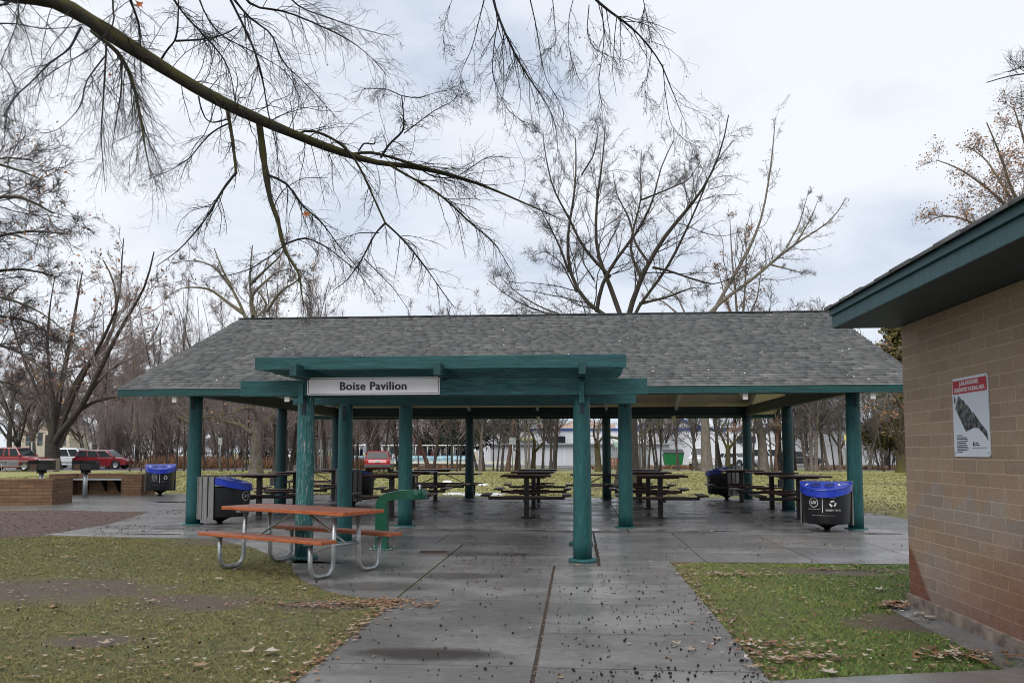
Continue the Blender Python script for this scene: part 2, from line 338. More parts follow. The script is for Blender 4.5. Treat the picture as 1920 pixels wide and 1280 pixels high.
# ------------------------------------------------------------ mesh builders
class MB:
    def __init__(s): s.v = []; s.f = []; s.sm = []
    def add(s, vs, fs, smooth=False):
        b = len(s.v); s.v += [tuple(map(float, v)) for v in vs]; s.f += [tuple(i+b for i in f) for f in fs]; s.sm += [smooth]*len(fs); return s
    def box(s, x0, x1, y0, y1, z0, z1, R=None):
        vs = [Vector((x, y, z)) for z in (z0, z1) for y in (y0, y1) for x in (x0, x1)]
        if R is not None: vs = [R @ v for v in vs]
        return s.add(vs, [(0, 2, 3, 1), (4, 5, 7, 6), (0, 1, 5, 4), (2, 6, 7, 3), (0, 4, 6, 2), (1, 3, 7, 5)])
    def prism(s, poly, axis, a, b):     # poly in the two other axes, extruded along axis from a to b
        def P(p, t): return {'x': (t, p[0], p[1]), 'y': (p[0], t, p[1]), 'z': (p[0], p[1], t)}[axis]
        n = len(poly)
        return s.add([P(p, a) for p in poly]+[P(p, b) for p in poly], [tuple(range(n))[::-1], tuple(range(n, 2*n))]+[(i, (i+1) % n, n+(i+1) % n, n+i) for i in range(n)])
    def tube(s, pts, r, n=10, cap=True):
        pts = [Vector(p) for p in pts]; rs = r if isinstance(r, (list, tuple)) else [r]*len(pts)
        vs = []; K = len(pts); up = None
        for i, p in enumerate(pts):
            t = (pts[min(i+1, K-1)]-pts[max(i-1, 0)]).normalized()
            if up is None: up = Vector((0, 0, 1)) if abs(t.z) < .9 else Vector((1, 0, 0))
            u = t.cross(up).normalized(); up = u.cross(t).normalized()
            for k in range(n):
                a = 2*math.pi*k/n; vs.append(p+(u*math.cos(a)+up*math.sin(a))*rs[i])
        fs = [(i*n+k, i*n+(k+1) % n, (i+1)*n+(k+1) % n, (i+1)*n+k) for i in range(K-1) for k in range(n)]
        s.add(vs, fs, True)
        if cap:
            b = len(s.v)-len(vs); s.f += [tuple(b+k for k in range(n))[::-1], tuple(b+(K-1)*n+k for k in range(n))]; s.sm += [False]*2
        return s
    def lathe(s, prof, c=(0, 0), n=24, a0=0, a1=2*math.pi, wob=0, smooth=True):
        full = abs(a1-a0-2*math.pi) < 1e-6; m = n if full else n+1
        vs = []
        for r, z in prof:
            for k in range(m):
                a = a0+(a1-a0)*k/n; rr = r*(1+wob*math.sin(5*a+z*2)*.5+wob*random.uniform(-.5, .5)*.3)
                vs.append((c[0]+rr*math.cos(a), c[1]+rr*math.sin(a), z))
        fs = [(i*m+k, i*m+(k+1) % m, (i+1)*m+(k+1) % m, (i+1)*m+k) for i in range(len(prof)-1) for k in range(m if full else n)]
        return s.add(vs, fs, smooth)
    def build(s, name, m, parent=None, bevel=0, loc=None):
        me = bpy.data.meshes.new(name); me.from_pydata(s.v, [], s.f)
        me.polygons.foreach_set('use_smooth', s.sm); me.materials.append(M[m] if isinstance(m, str) else m); me.update()
        o = bpy.data.objects.new(name, me); COL.objects.link(o)
        if parent: o.parent = parent
        if loc is not None: o.location = loc
        if bevel:
            b = o.modifiers.new('Bevel', 'BEVEL'); b.width = bevel; b.segments = 2; b.limit_method = 'ANGLE'; b.angle_limit = rad(40)
        return o
def fastmesh(name, V, F, m, parent=None, tone=None, smooth=False):   # V (n,3), F (k,q) arrays
    me = bpy.data.meshes.new(name); V = np.asarray(V, dtype=np.float32); F = np.asarray(F, dtype=np.int32)
    k, q = F.shape
    me.vertices.add(len(V)); me.vertices.foreach_set('co', V.ravel())
    me.loops.add(k*q); me.loops.foreach_set('vertex_index', F.ravel())
    me.polygons.add(k); me.polygons.foreach_set('loop_start', np.arange(k, dtype=np.int32)*q)
    if smooth: me.polygons.foreach_set('use_smooth', np.ones(k, dtype=bool))
    if tone is not None:
        at = me.attributes.new('tone', 'FLOAT', 'FACE'); at.data.foreach_set('value', np.asarray(tone, dtype=np.float32))
    me.update(calc_edges=True); me.validate()
    me.materials.append(M[m] if isinstance(m, str) else m)
    o = bpy.data.objects.new(name, me); COL.objects.link(o)
    if parent: o.parent = parent
    return o
def tag(o, label=None, cat=None, group=None, kind=None):
    for k, v in (('label', label), ('category', cat), ('group', group), ('kind', kind)):
        if v: o[k] = v
    return o
def empty(name, loc=(0, 0, 0), rz=0, label=None, cat=None, group=None):
    o = bpy.data.objects.new(name, None); COL.objects.link(o); o.location = loc; o.rotation_euler = (0, 0, rz)
    o.empty_display_size = .1
    return tag(o, label, cat, group)
KIDS = {}
def kids(o): return [c for c in bpy.data.objects if c.parent == o]
def copy_tree(o, parent=None):
    c = o.copy(); COL.objects.link(c); c.parent = parent
    for ch in kids(o): copy_tree(ch, c)
    return c
def text_mesh(txt, size, bold=0, spacing=1.0, ext=.002):
    cu = bpy.data.curves.new('t', 'FONT'); cu.body = txt; cu.size = size; cu.offset = bold; cu.extrude = ext; cu.align_x = 'CENTER'; cu.align_y = 'CENTER'; cu.space_character = spacing; cu.resolution_u = 3
    o = bpy.data.objects.new('t', cu); COL.objects.link(o)
    dg = bpy.context.evaluated_depsgraph_get(); me = bpy.data.meshes.new_from_object(o.evaluated_get(dg))
    v = [tuple(x.co) for x in me.vertices]; f = [tuple(p.vertices) for p in me.polygons]
    bpy.data.objects.remove(o); bpy.data.curves.remove(cu); bpy.data.meshes.remove(me)
    return v, f
# ============================================================ SETTING
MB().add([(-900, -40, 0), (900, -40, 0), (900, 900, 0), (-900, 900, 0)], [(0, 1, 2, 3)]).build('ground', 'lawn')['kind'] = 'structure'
g2 = lambda x, y: tuple(float(a) for a in G(x, y)[:2])
def slabs(name, polys, top, m):
    V = []; F3 = []; tones = []; mb = MB()
    for p in polys:
        mb.prism(p, 'z', -.06, top); tones += [random.random()]*(len(p)+2)
    o = mb.build(name, m); o['kind'] = 'structure'
    at = o.data.attributes.new('tone', 'FLOAT', 'FACE'); at.data.foreach_set('value', tones)
    return o
def rect(x0, x1, y0, y1, g=.008): return [(x0+g, y0+g), (x1-g, y0+g), (x1-g, y1-g), (x0+g, y1-g)]
path = []
for a, b in zip([2.6, 5.86, 8.42], [5.86, 8.42, 10.98]): path.append(rect(-1.83, -.30, a, b))
ry = [2.6, 5.84, 6.95, 8.28, 9.55, 11.5]
ry[-1] = 10.98
for a, b in zip(ry, ry[1:]): path.append([(-.277, a+.009), (1.25, a+.009), (1.25, b-.009), (-.277, b-.009)])
path.append([(.315, 10.985), (1.25, 10.985), (1.25, 11.5), (.315, 11.5)])
MB().add([(-1.82, 2.6, .004), (1.24, 2.6, .004), (1.24, 11.49, .004), (-1.82, 11.49, .004), (-3.8, 11.5, .0045), (9, 11.53, .0045), (9, 15.6, .0045), (-3.8, 15.6, .0045)], [(0, 1, 2, 3), (4, 5, 6, 7)]).build('paving_bed', 'bed')['kind'] = 'structure'
MB().add([(*g2(x, y), .005) for x, y in ((-80, 958), (120, 957), (280, 960), (290, 962), (206, 983), (112, 999), (78, 1003), (70, 1008), (-80, 1012))], [tuple(range(9))]).build('mulch_bed', 'mulch')['kind'] = 'structure'
path.append([(1.27, 3.0)] + [(3.2, 3.0), g2(1920, 1256), g2(1690, 1266), g2(1445, 1279)])
slabs('footpath', path, .012, 'conc')
ap = [[(-1.85, 8.38), (-1.85, 10.97), (-3.0, 10.97), g2(548, 1050), g2(548, 1068), g2(570, 1090), g2(608, 1107), g2(665, 1119)],
      rect(-3.86, -1.84, 10.99, 13.48), rect(-1.83, .28, 11.0, 13.48), rect(-3.86, -2.3, 13.5, 15.6), rect(-2.3, .3, 13.5, 15.6),
      [(-9.5, 15.58), g2(105, 1000), g2(80, 1003), g2(240, 1007), g2(400, 1010), g2(470, 1025), (-3.88, 11.0), (-3.88, 15.58)]]
xs = [.315, 1.75, 3.25, 4.75, 6.25, 7.75, 9.3, 12]
for a, b in zip(xs, xs[1:]): ap.append(rect(a, b, 11.52 if a > 1 else 11.52, 13.28)); ap.append(rect(a, b, 13.3, 15.58))
slabs('pavement', ap, .012, 'conc')
slabs('side_pavement', [[(5.9, 15.62), (12, 15.62), (12, 17.6), g2(1700, 974), g2(1665, 967), g2(1622, 961), (5.9, 22.5)],
       [(-8.25, 15.62), (-8.25, 28.3), g2(345, 926), g2(200, 927), g2(-60, 930), g2(-60, 955), g2(120, 957), g2(280, 960), g2(206, 983), g2(112, 999), (-9.5, 15.62)]], .011, 'conc')
px = [-8.22, -3.41, .96, 5.86]
fl = [rect(a, b, c, d, .009) for a, b in zip(px, px[1:]) for c, d in ((15.62, 21.4), (21.4, 26.9))]
slabs('pavilion_floor', fl, .034, 'concwet')
# shallow puddles held along the floor edge
m, n = newmat('standing_water', .015); n.b.inputs['Base Color'].default_value = (.03, .03, .032, 1); n.b.inputs['Specular IOR Level'].default_value = 1.0
M['water'] = m
pud = MB()
def puddle(cx, cy, rx, ry, z, k=22):
    pts = []
    for i in range(k):
        a = 2*math.pi*i/k; r = 1+.22*math.sin(3*a+cx)+.18*math.sin(7*a+cy*3)+random.uniform(-.1, .1)
        pts.append((cx+rx*r*math.cos(a), cy+ry*r*math.sin(a), z))
    pud.add(pts, [tuple(range(k))])
for cx, cy, rx, ry in ((-2.1, 15.72, .75, .05), (-.9, 15.70, .35, .03), (2.6, 15.72, .8, .045), (4.0, 15.70, .6, .04), (.3, 15.69, .5, .03)): puddle(cx, cy, rx, ry, .037)
for cx, cy, rx, ry in ((-1.05, 12.2, .32, .06), (-9.5, 20.6, .8, .12), (-11.5, 24.0, 1.3, .2), (-7.6, 14.6, .5, .06), (7.2, 16.6, .7, .15)): puddle(cx, cy, rx, ry, .0145)
pud.build('rain_water', 'water')['kind'] = 'structure'
X_, Y_ = g2(812, 1036)
dc = empty('drain_cover', (X_, Y_, .013), 0, 'brown rusty drain cover set in the pavement right of the green fountain', 'drain')
MB().box(-.20, .20, -.11, .11, 0, .006).build('frame', 'rust', dc)
q = MB()
for i in range(12): q.box(-.185+i*.032, -.170+i*.032, -.095, .095, .0062, .010)
q.build('grate', 'blacksteel', dc)
# far hard surfaces
slabs('parking_lot', [[(-95, 63.5), g2(330, 882), (-22, 72), (-30, 90), (-110, 92)]], .012, 'asphalt')
slabs('far_footpath', [[(-26, 67.5), (60, 69.5), (60, 72.2), (-26, 70)]], .013, 'asphalt')
slabs('service_road', [[(-3, 79), (80, 79), (80, 99), (-3, 99)]], .010, 'asphalt')
slabs('depot_yard', [[(-40, 82), (-3.1, 82), (-3.1, 150), (-40, 150)]], .011, 'asphalt')
hb = MB(); k = 60
for i in range(k+1):
    x = -60+i*8.0; h = 12+4*math.sin(i*.3)+3*math.sin(i*.83+1)
    hb.v += [(x, 420, -1), (x, 470, h*1.15*min(1, max(0.1, (x+60)/60))), (x, 560, -1)]
for i in range(k):
    for j in range(2): hb.f.append((i*3+j, i*3+3+j, i*3+4+j, i*3+1+j)); hb.sm.append(True)
hb.build('hill', 'hill')['kind'] = 'structure'

# ============================================================ PAVILION
pav = empty('park_pavilion', (-1.3, 21.4, 0), 0, 'open park pavilion with grey shingled gable roof on twelve round teal posts', 'pavilion')
def world(o): o.matrix_parent_inverse = Matrix.Translation(-o.parent.location)     # parts are modelled in world coordinates
def part(mb, name, m, parent, root, **k):
    o = mb.build(name, m, parent, **k)
    if parent is root: world(o)
    return o
RX0, RX1, EY0, RY, EY1, EZ, RZ = -8.98, 6.42, 15.6, 21.4, 27.2, 2.745, 5.045
slope = (RZ-EZ)/(RY-EY0); SL = math.hypot(RZ-EZ, RY-EY0); ang = math.atan(slope)
# shingle courses, every tab its own thin block
V = []; F = []; T = []
nc = 35; cw = SL/nc
for side in (0, 1):
    for i in range(nc):
        x = RX0-.02*random.random()
        while x < RX1:
            wd = random.choice((.17, .22, .28, .34, .40)); x2 = min(x+wd, RX1+.01*random.random())
            th = random.choice((.014, .019, .026, .032)); s0 = i*cw-.012-random.uniform(0, .008); s1 = (i+1)*cw+.02
            lift = 0.012*(random.random() < .006)
            b = len(V)
            for s, h0, h1 in ((s0, 0, th+.012+lift), (s1, 0, .006)):
                for h in (h0, h1):
                    for xx in (x+.002, x2-.002):
                        y = s*math.cos(ang)-h*math.sin(ang); z = s*math.sin(ang)+h*math.cos(ang)
                        V.append((xx, EY0+y if side == 0 else EY1-y, EZ+z))
            F += [(b, b+1, b+3, b+2), (b+2, b+3, b+7, b+6), (b, b+2, b+6, b+4), (b+1, b+5, b+7, b+3)]
            t = min(1, max(0, random.gauss(.5, .15))); T += [t]*4
            x = x2
roof = fastmesh('shingles', V, F, 'shingle', pav, T); world(roof)
d = MB()
for y0, y1 in ((EY0, RY), (EY1, RY)):
    z0, z1 = EZ, RZ
    d.add([(x, y, z+h) for h in (-.035, -.002) for (y, z) in ((y0, z0), (y1, z1)) for x in (RX0, RX1)],
          [(0, 1, 3, 2), (4, 6, 7, 5), (0, 4, 5, 1), (2, 3, 7, 6), (0, 2, 6, 4), (1, 5, 7, 3)])
part(d, 'roof_deck', 'cream', pav, pav)
part(MB().box(RX0, RX1, RY-.13, RY+.13, RZ+.0, RZ+.028), 'ridge_cap', mat('ridge_cap_shingle', (.05, .052, .055), .8), pav, pav)
for y, s in ((EY0, -1), (EY1, 1)):
    a, b = sorted((y+s*.004, y+s*.034))
    part(MB().box(RX0+.01, RX1-.01, a, b, EZ-.155, EZ-.012), 'fascia', 'teal_f', pav, pav)
    a, b = sorted((y+s*.004, y+s*.045))
    part(MB().box(RX0, RX1, a, b, EZ-.011, EZ-.001), 'drip_edge', 'trim', pav, pav)
for x in (RX0-.03, RX1+.0):
    for y0, y1 in ((EY0+.0, RY), (EY1, RY)):
        part(MB().add([(xx, y, z+h) for xx in (x, x+.03) for h in (-.14, -.004) for (y, z) in ((y0, EZ), (y1, RZ))],
             [(0, 1, 3, 2), (4, 6, 7, 5), (0, 4, 5, 1), (2, 3, 7, 6), (0, 2, 6, 4), (1, 5, 7, 3)]), 'rake_board', 'teal_f', pav, pav)
GX = [5.33-4.37*i for i in range(4)]; GY = [16.4, 21.4, 26.4]
# rafters with their tails poking below the fascia
for i in range(7):
    x = 5.33-2.185*i+(.12 if i == 0 else (-.08 if i == 6 else 0))
    r = MB()
    for y0, y1 in ((EY0+.03, RY-.03), (EY1-.03, RY+.03)):
        s = 1 if y1 > y0 else -1
        z0 = EZ+abs(y0-(EY0 if s > 0 else EY1))*slope; z1 = RZ-.03*slope
        r.add([(xx, y, z+h) for xx in (x-.045, x+.045) for h in (-.285, -.037) for (y, z) in ((y0, z0), (y1, z1))],
              [(0, 1, 3, 2), (4, 6, 7, 5), (0, 4, 5, 1), (2, 3, 7, 6), (0, 2, 6, 4), (1, 5, 7, 3)])
    part(r, 'rafter', 'white', pav, pav)
for yy in (17.6, 19.4, 23.4, 25.2):
    z = EZ+min(yy-EY0, EY1-yy)*slope
    part(MB().box(-7.9, 5.5, yy-.025, yy+.025, z-.16, z-.05), 'purlin', 'cream', pav, pav)
part(MB().box(-8.9, 6.3, RY-.07, RY+.07, RZ-.42, RZ-.1), 'ridge_beam', 'cream', pav, pav)
ZB = 2.63
for y in GY[::2]: part(MB().box(GX[3]-.22, GX[0]+.22, y-.075, y+.075, ZB, ZB+.29), 'header_beam', 'shade_h', pav, pav, bevel=.006)
for x in (GX[0], GX[3]): part(MB().box(x-.073, x+.073, GY[0]+.078, GY[2]-.078, ZB+.003, ZB+.286), 'side_beam', 'shade_h', pav, pav, bevel=.006)
def log_post(x, y, h, r, m, parent, root, slot=True):
    k = 9
    prof = [(r*(1.04-.10*i/k), .03+(h-.03)*i/k) for i in range(k+1)]
    o = part(MB().lathe([(0.0, prof[0][1])]+prof+[(0, h)], (x, y), 28, wob=.035), 'post', m, parent, root)
    MB().lathe([(0, 0.012), (r*1.55, .012), (r*1.6, .02), (r*1.6, .042), (r*1.5, .052), (r*1.02, .056)], (x, y), 28).build('base_flange', m, o)
    if slot:
        MB().box(x-.032, x+.032, y-r*1.0, y-r*.3, h-.27, h-.02).build('dark_slot_box', 'soffit', o, bevel=.004)  # raised box, its dark colour standing for the shaded slot in the post
        MB().tube([(x, y-r*1.0-.012, h-.2), (x, y-r*.6, h-.2)], .012, 8).build('bolt', 'soffit', o)
    return o
for j, y in enumerate(GY):
    for i, x in enumerate(GX):
        if j == 1 and i in (1, 2): continue
        log_post(x, y, ZB, .138, 'teal_v' if j == 0 else 'shade_p', pav, pav)
# small outlet boxes strapped to two posts
for x, y, z in ((5.33, 21.4, .62), (-7.78, 21.4, .62), (5.33, 21.4, 1.25)):
    part(MB().box(x-.26, x-.13, y-.09, y+.03, z, z+.2).tube([(x-.16, y, .03), (x-.16, y, z)], .014, 8), 'outlet_box', 'greyplastic', pav, pav, bevel=.006)
# debris caught on the shingles: pale seeds and dark balls
V = []; F = []; T = []
for i in range(1050):
    x = random.uniform(RX0+.1, RX1-.1); s = random.random()*SL*.99
    if random.random() < .35: s *= .4
    y = s*math.cos(ang); z = s*math.sin(ang)+.026; r = random.uniform(.005, .011) if random.random() < .94 else random.uniform(.011, .022)
    b = len(V)
    for k in range(4):
        a = k*math.pi/2+x*9; V.append((x+r*math.cos(a)*1.3, EY0+y+r*math.sin(a)*.5, EZ+z+.004))
    V.append((x, EY0+y, EZ+z+r*1.2))
    F += [(b, b+1, b+4), (b+1, b+2, b+4), (b+2, b+3, b+4), (b+3, b, b+4)]
    T += [random.uniform(.5, 1) if random.random() < .72 or x > -4 and random.random() < .8 else random.random()*.35]*4
tag(fastmesh('roof_debris', V, F, 'speck', None, T), 'pale seeds and dark balls scattered over the shingled roof', 'debris', None, 'stuff')

# ============================================================ ENTRY PERGOLA
pg = empty('entry_pergola', (-1.87, 12.4, 0), 0, 'weathered teal timber pergola of four log posts before the pavilion', 'pergola')
for x, y, m in ((-3.82, 11.47, 'teal_w'), (.08, 11.45, 'teal_v'), (-3.82, 13.5, 'teal_v'), (.07, 13.5, 'teal_v')):
    log_post(x, y, 2.29, .122, m, pg, pg)
for y in (11.25, 13.42):
    part(MB().box(-4.70, .965, y, y+.09, 2.275, 2.5), 'beam', 'teal_h', pg, pg, bevel=.008)
    part(MB().box(-4.70+.62, .965-.5, y+.30, y+.39, 2.275, 2.5), 'beam', 'teal_h', pg, pg, bevel=.008)
for x in (-3.74, -1.81, .085):
    part(MB().box(x-.047, x+.047, 10.66, 14.1, 2.503, 2.67), 'joist', 'teal_y', pg, pg, bevel=.006)
for x in (-3.82, .08):
    part(MB().box(x-.035, x+.035, 11.215, 11.248, 2.16, 2.46), 'cleat', 'teal_v', pg, pg, bevel=.006)
yy = 10.93
for i in range(19):
    sag = -.05 if i == 1 else 0
    x0 = -4.37+(.05 if i == 1 else random.uniform(-.015, .015)); x1 = .655+random.uniform(-.015, .015)
    part(MB().box(x0, x1, yy, yy+.04, 2.63 if i else 2.615, 2.775 if i else 2.79), 'slat', 'teal_h', pg, pg, bevel=.004)
    yy += .155
# name sign on the front beam
sg = empty('name_sign', (-2.80, 11.24, 2.41), 0, 'white rectangular sign with black border reading Boise Pavilion', 'sign')
def rrect(w_, h_, r, k=5):
    p = []
    for cx, cy, a0 in ((w_-r, h_-r, 0), (-w_+r, h_-r, 90), (-w_+r, -h_+r, 180), (w_-r, -h_+r, 270)):
        for i in range(k+1): a = rad(a0+90*i/k); p.append((cx+r*math.cos(a), cy+r*math.sin(a)))
    return p
def ring(w1, h1, r1, t, y0, y1):
    a = rrect(w1, h1, r1); b = rrect(w1-t, h1-t, max(.002, r1-t)); nn = len(a); mb = MB()
    vs = [(x, y0, z) for x, z in a]+[(x, y0, z) for x, z in b]+[(x, y1, z) for x, z in a]+[(x, y1, z) for x, z in b]
    fs = []
    for i in range(nn):
        j = (i+1) % nn; fs += [(i, j, nn+j, nn+i), (2*nn+i, 2*nn+j, j, i), (nn+i, nn+j, 3*nn+j, 3*nn+i)]
    return mb.add(vs, fs)
MB().prism(rrect(.933, .121, .02), 'y', -.006, .002).build('panel', 'signwhite', sg)
ring(.918, .106, .014, .007, -.0085, -.006).build('border', 'signblack', sg)
v, f = text_mesh('Boise Pavilion', .158, .0012, 1.07)
tl = MB()
for i_, (ox, oz) in enumerate(((-.005, 0), (-.0025, .002), (0, -.002), (.0025, .002), (.005, 0))): tl.add([(x+ox, -.008-z*.5-.0006*i_, y-.003+oz) for x, y, z in v], f)
tl.build('lettering', 'signblack', sg)
for x, z in ((0, .112), (0, -.112), (-.91, 0), (.91, 0)): MB().tube([(x, -.012, z), (x, 0, z)], .007, 8).build('screw', 'galv', sg)

# ============================================================ BRICK BUILDING ON THE RIGHT
bb = empty('block_building', (7.6, 2.5, 0), 0, 'tan concrete block building with blue-green eaves at the right edge', 'building')
WX = 3.28
part(MB().prism([(WX, -6), (WX, 8.56), (11.9, 8.56), (11.9, -6)], 'z', .10, 2.76), 'wall', 'block', bb, bb)
M['plinth'] = mat('stained_plinth', (.10, .075, .06), .85, .4, 7, .3, 30, col2=(.30, .24, .19))
part(MB().prism([(WX-.025, -6), (WX-.025, 8.585), (11.93, 8.585), (11.93, -6)], 'z', 0, .11), 'plinth', 'plinth', bb, bb)
EX = 2.645
def beamy(x0, x1, y0, y1, z0, z1): return MB().box(x0, x1, y0, y1, z0, z1)
part(beamy(EX, 12.5, -6.5, 8.62, 2.765, 2.785), 'soffit', 'soffit', bb, bb)
part(beamy(EX-.02, EX, -6.5, 8.64, 2.762, 2.885), 'fascia', 'fascia2', bb, bb, bevel=.003)
part(beamy(EX-.045, EX-.0, -6.5, 8.65, 2.888, 2.955), 'fascia', 'fascia2', bb, bb, bevel=.003)
part(MB().add([(EX, 8.622, 2.762), (12.5, 8.622, 2.762), (12.5, 8.622, 2.96), (7.6, 8.622, 4.0), (EX, 8.622, 2.955), (EX, 8.642, 2.762), (12.5, 8.642, 2.762), (12.5, 8.642, 2.96), (7.6, 8.642, 4.0), (EX, 8.642, 2.955)],
     [(0, 1, 2, 3, 4), (9, 8, 7, 6, 5), (0, 5, 6, 1), (1, 6, 7, 2), (2, 7, 8, 3), (3, 8, 9, 4), (4, 9, 5, 0)]), 'gable_board', 'fascia2', bb, bb)
V = []; F = []; T = []
for i in range(30):
    y = -6.5
    while y < 8.68:
        wd = random.choice((.2, .27, .34, .42)); y2 = min(8.69, y+wd); th = random.choice((.008, .014, .02))
        s0, s1 = i*.17-.03, i*.17+.2; b = len(V); an = .208
        for s, h1 in ((s0, th+.012), (s1, .006)):
            for h in (0, h1):
                for q in (y+.002, y2-.002):
                    V.append((EX-.05+s*math.cos(an)-h*math.sin(an), q, 2.957+s*math.sin(an)+h*math.cos(an)))
        F += [(b, b+1, b+3, b+2), (b+2, b+3, b+7, b+6), (b, b+2, b+6, b+4), (b+1, b+5, b+7, b+3)]; T += [random.random()*.5]*4; y = y2
o = fastmesh('shingles', V, F, 'shingle', bb, T); world(o)
slabs('wall_apron', [[(WX-.03, 2.8), (WX-.03, 8.62), (WX-.30, 8.3), (WX-.33, 6.6), (WX-.36, 5.0), (WX-.36, 2.8)]], .009, 'concwet')
# smoking-area sign (lies in the wall plane; local x runs along the wall towards the camera)
ss = empty('smoking_area_sign', (WX-.004, 7.147, 1.795), rad(-90), 'white map sign with red top band mounted on the block wall', 'sign')
SW, SHh = .312, .335
MB().prism(rrect(SW, SHh, .028), 'y', -.006, .002).build('panel', 'signpaper', ss)
MB().box(-SW+.015, SW-.015, -.0085, -.0062, SHh-.135, SHh-.022).build('header_band', 'signred', ss)
for t, z, s in (('JULIA DAVIS PARK', SHh-.052, .052), ('DESIGNATED SMOKING AREA', SHh-.106, .049)):
    v, f = text_mesh(t, s, .0012, .92); MB().add([(x*.86, -.0090-q*.2, y+z) for x, y, q in v], f).build('lettering', 'graphic', ss)
M['map'] = mat('dark_aerial_map', (.010, .013, .02), .4, .4, 24, col2=(.24, .245, .24), w=.56)
mp_ = [(-.20, .185), (-.125, .135), (-.12, .15), (-.045, .085), (-.04, .098), (.05, .02), (.055, .035), (.16, -.05), (.27, -.125), (.292, -.205), (.23, -.155), (.14, -.10), (.05, -.095), (-.08, -.125), (-.15, -.05), (-.262, .075)]
MB().prism(mp_, 'y', -.0085, -.006).build('map', 'map', ss)
tx = MB()
for z, wd in ((-.155, .10), (-.172, .17), (-.186, .19), (-.205, .19), (-.219, .16), (-.238, .18), (-.252, .19), (-.266, .19), (-.280, .18), (-.294, .10)):
    x = -.255
    while x < -.255+wd:
        q = random.uniform(.008, .022); tx.box(x, x+q, -.0078, -.006, z-.0035, z+.0035); x += q+.005
tx.box(.02, .27, -.0078, -.006, -.262, -.258); tx.box(-.25, .27, -.0078, -.006, -.293+.0, -.2905+.0) if False else None
MB().prism([(-.268, .185), (-.280, .155), (-.275, .12), (-.261, .12), (-.256, .155)], 'y', -.0078, -.006).build('north_arrow', 'signblack', ss)
MB().prism([(.045, -.205), (.03, -.235), (.045, -.25), (.06, -.235)], 'y', -.0078, -.006).build('emblem', 'signblack', ss); tx.box(.072, .12, -.0078, -.006, -.225, -.217); tx.box(.072, .14, -.0078, -.006, -.243, -.235)
tx.build('small_print', 'signblack', ss)
for x, z in ((-.285, -.30), (.285, -.30), (-.285, .315), (.285, .315)): MB().tube([(x, -.012, z), (x, 0, z)], .006, 8).build('screw', 'galv', ss)
# ============================================================ RED PICNIC TABLE AND ITS BROWN RELATIVES
def picnic_table(name, loc, rz, label, group, wood, pipe, L_=2.5, top_z=.78, hide=False):
    t = empty(name, loc, rz, label, 'table', group)
    h = L_/2
    tp = MB()
    for i in range(5): tp.box(-h+random.uniform(-.004, .004), h+random.uniform(-.004, .004), -.36+i*.145, -.36+i*.145+.139, top_z-.045, top_z)
    tp.build('tabletop', wood, t, bevel=.005)
    for s in (-1, 1):
        b = MB().box(-h, h, s*.58-.13, s*.58+.13, .43, .47); b.build('bench_seat', wood, t, bevel=.006)
        for e in (-1, 1):
            x = e*(h-.29); r = .028
            pts = [(x, s*.20, top_z-.05), (x, s*.22, .30)]
            for k in range(7):
                a = rad(90*k/6); pts.append((x, s*(.22+.13*(1-math.cos(a))), .17-.142*math.sin(a)))
            for k in range(7):
                a = rad(90*k/6); pts.append((x, s*(.47+.12*math.sin(a)), .17-.142*math.cos(a)))
            pts.append((x, s*.595, .43))
            MB().tube(pts, r, 12).build('leg', pipe, t)
            MB().box(x-.03, x+.03, min(s*.50, s*.68), max(s*.50, s*.68), .408, .43).build('seat_bracket', pipe, t, bevel=.004)
    for e in (-1, 1):
        x = e*(h-.29)
        MB().box(x-.04, x+.04, -.33, .33, top_z-.075, top_z-.046).build('top_bracket', pipe, t, bevel=.004)
        MB().tube([(x, -.22, .37), (x, .22, .37)], .022, 10).build('crossbar', pipe, t)
        MB().tube([(x, 0, .37), (e*.10, 0, top_z-.05)], .014, 8).build('brace', pipe, t)
    return t
rt = picnic_table('picnic_table', (-3.52, 10.42, .012), rad(-28.5), 'red plank picnic table on bent galvanised pipes beside the green fountain', None, 'redwood', 'galv', 2.20)
for k, ((x, y), rz, lb) in enumerate((((1.02, 26.4), rad(2), 'brown plank table on pipe legs beyond the centre square tables'),
                     ((-4.35, 27.0), rad(-3), 'brown plank table on pipe legs left of the snow patch'),
                     ((-9.3, 28.6), rad(4), 'brown plank table on pipe legs behind the left slatted bin'))):
    picnic_table('picnic_table', (x, y, .012), rz, lb, 'brown portable picnic tables behind the pavilion', 'brownwood', 'brownsteel', 2.45, .80)
picnic_table('picnic_table', (*g2(37, 884), 0), rad(0), 'pale picnic table on the grass before the red pickup', None, 'concblock', 'galv', 3.2, .8)

# square pedestal tables, fifteen in three rows
def pedestal_table():
    t = empty('pedestal_table')
    tp = MB().box(-.56, .56, -.56, .56, .915, .955); tp.build('tabletop', 'brownwood', t, bevel=.02)
    MB().box(-.42, .42, -.035, .035, .875, .914).box(-.035, .035, -.42, .42, .874, .913).build('top_frame', 'brownsteel', t)
    MB().box(-.055, .055, -.055, .055, .0, .874).build('pedestal', 'brownsteel', t, bevel=.006)
    MB().box(-.13, .13, -.13, .13, 0, .012).build('base_plate', 'brownsteel', t)
    MB().box(-.86, .86, -.04, .04, .40, .465).box(-.04, .04, -.86, .86, .399, .464).build('seat_arm', 'brownsteel', t, bevel=.006)
    for k in range(4):
        R = Matrix.Rotation(k*math.pi/2, 3, 'Z')
        MB().box(-.46, .46, .80, 1.0, .49, .528, R).build('bench_seat', 'brownwood', t, bevel=.012)
        MB().box(-.20, .20, .83, .93, .466, .489, R).build('seat_bracket', 'brownsteel', t)
    return t
TX = [-7.3, -4.2, -1.12, 1.86, 4.88]; TY = [18.7, 21.8, 24.6]
rown = ['front-row', 'middle-row', 'back-row']
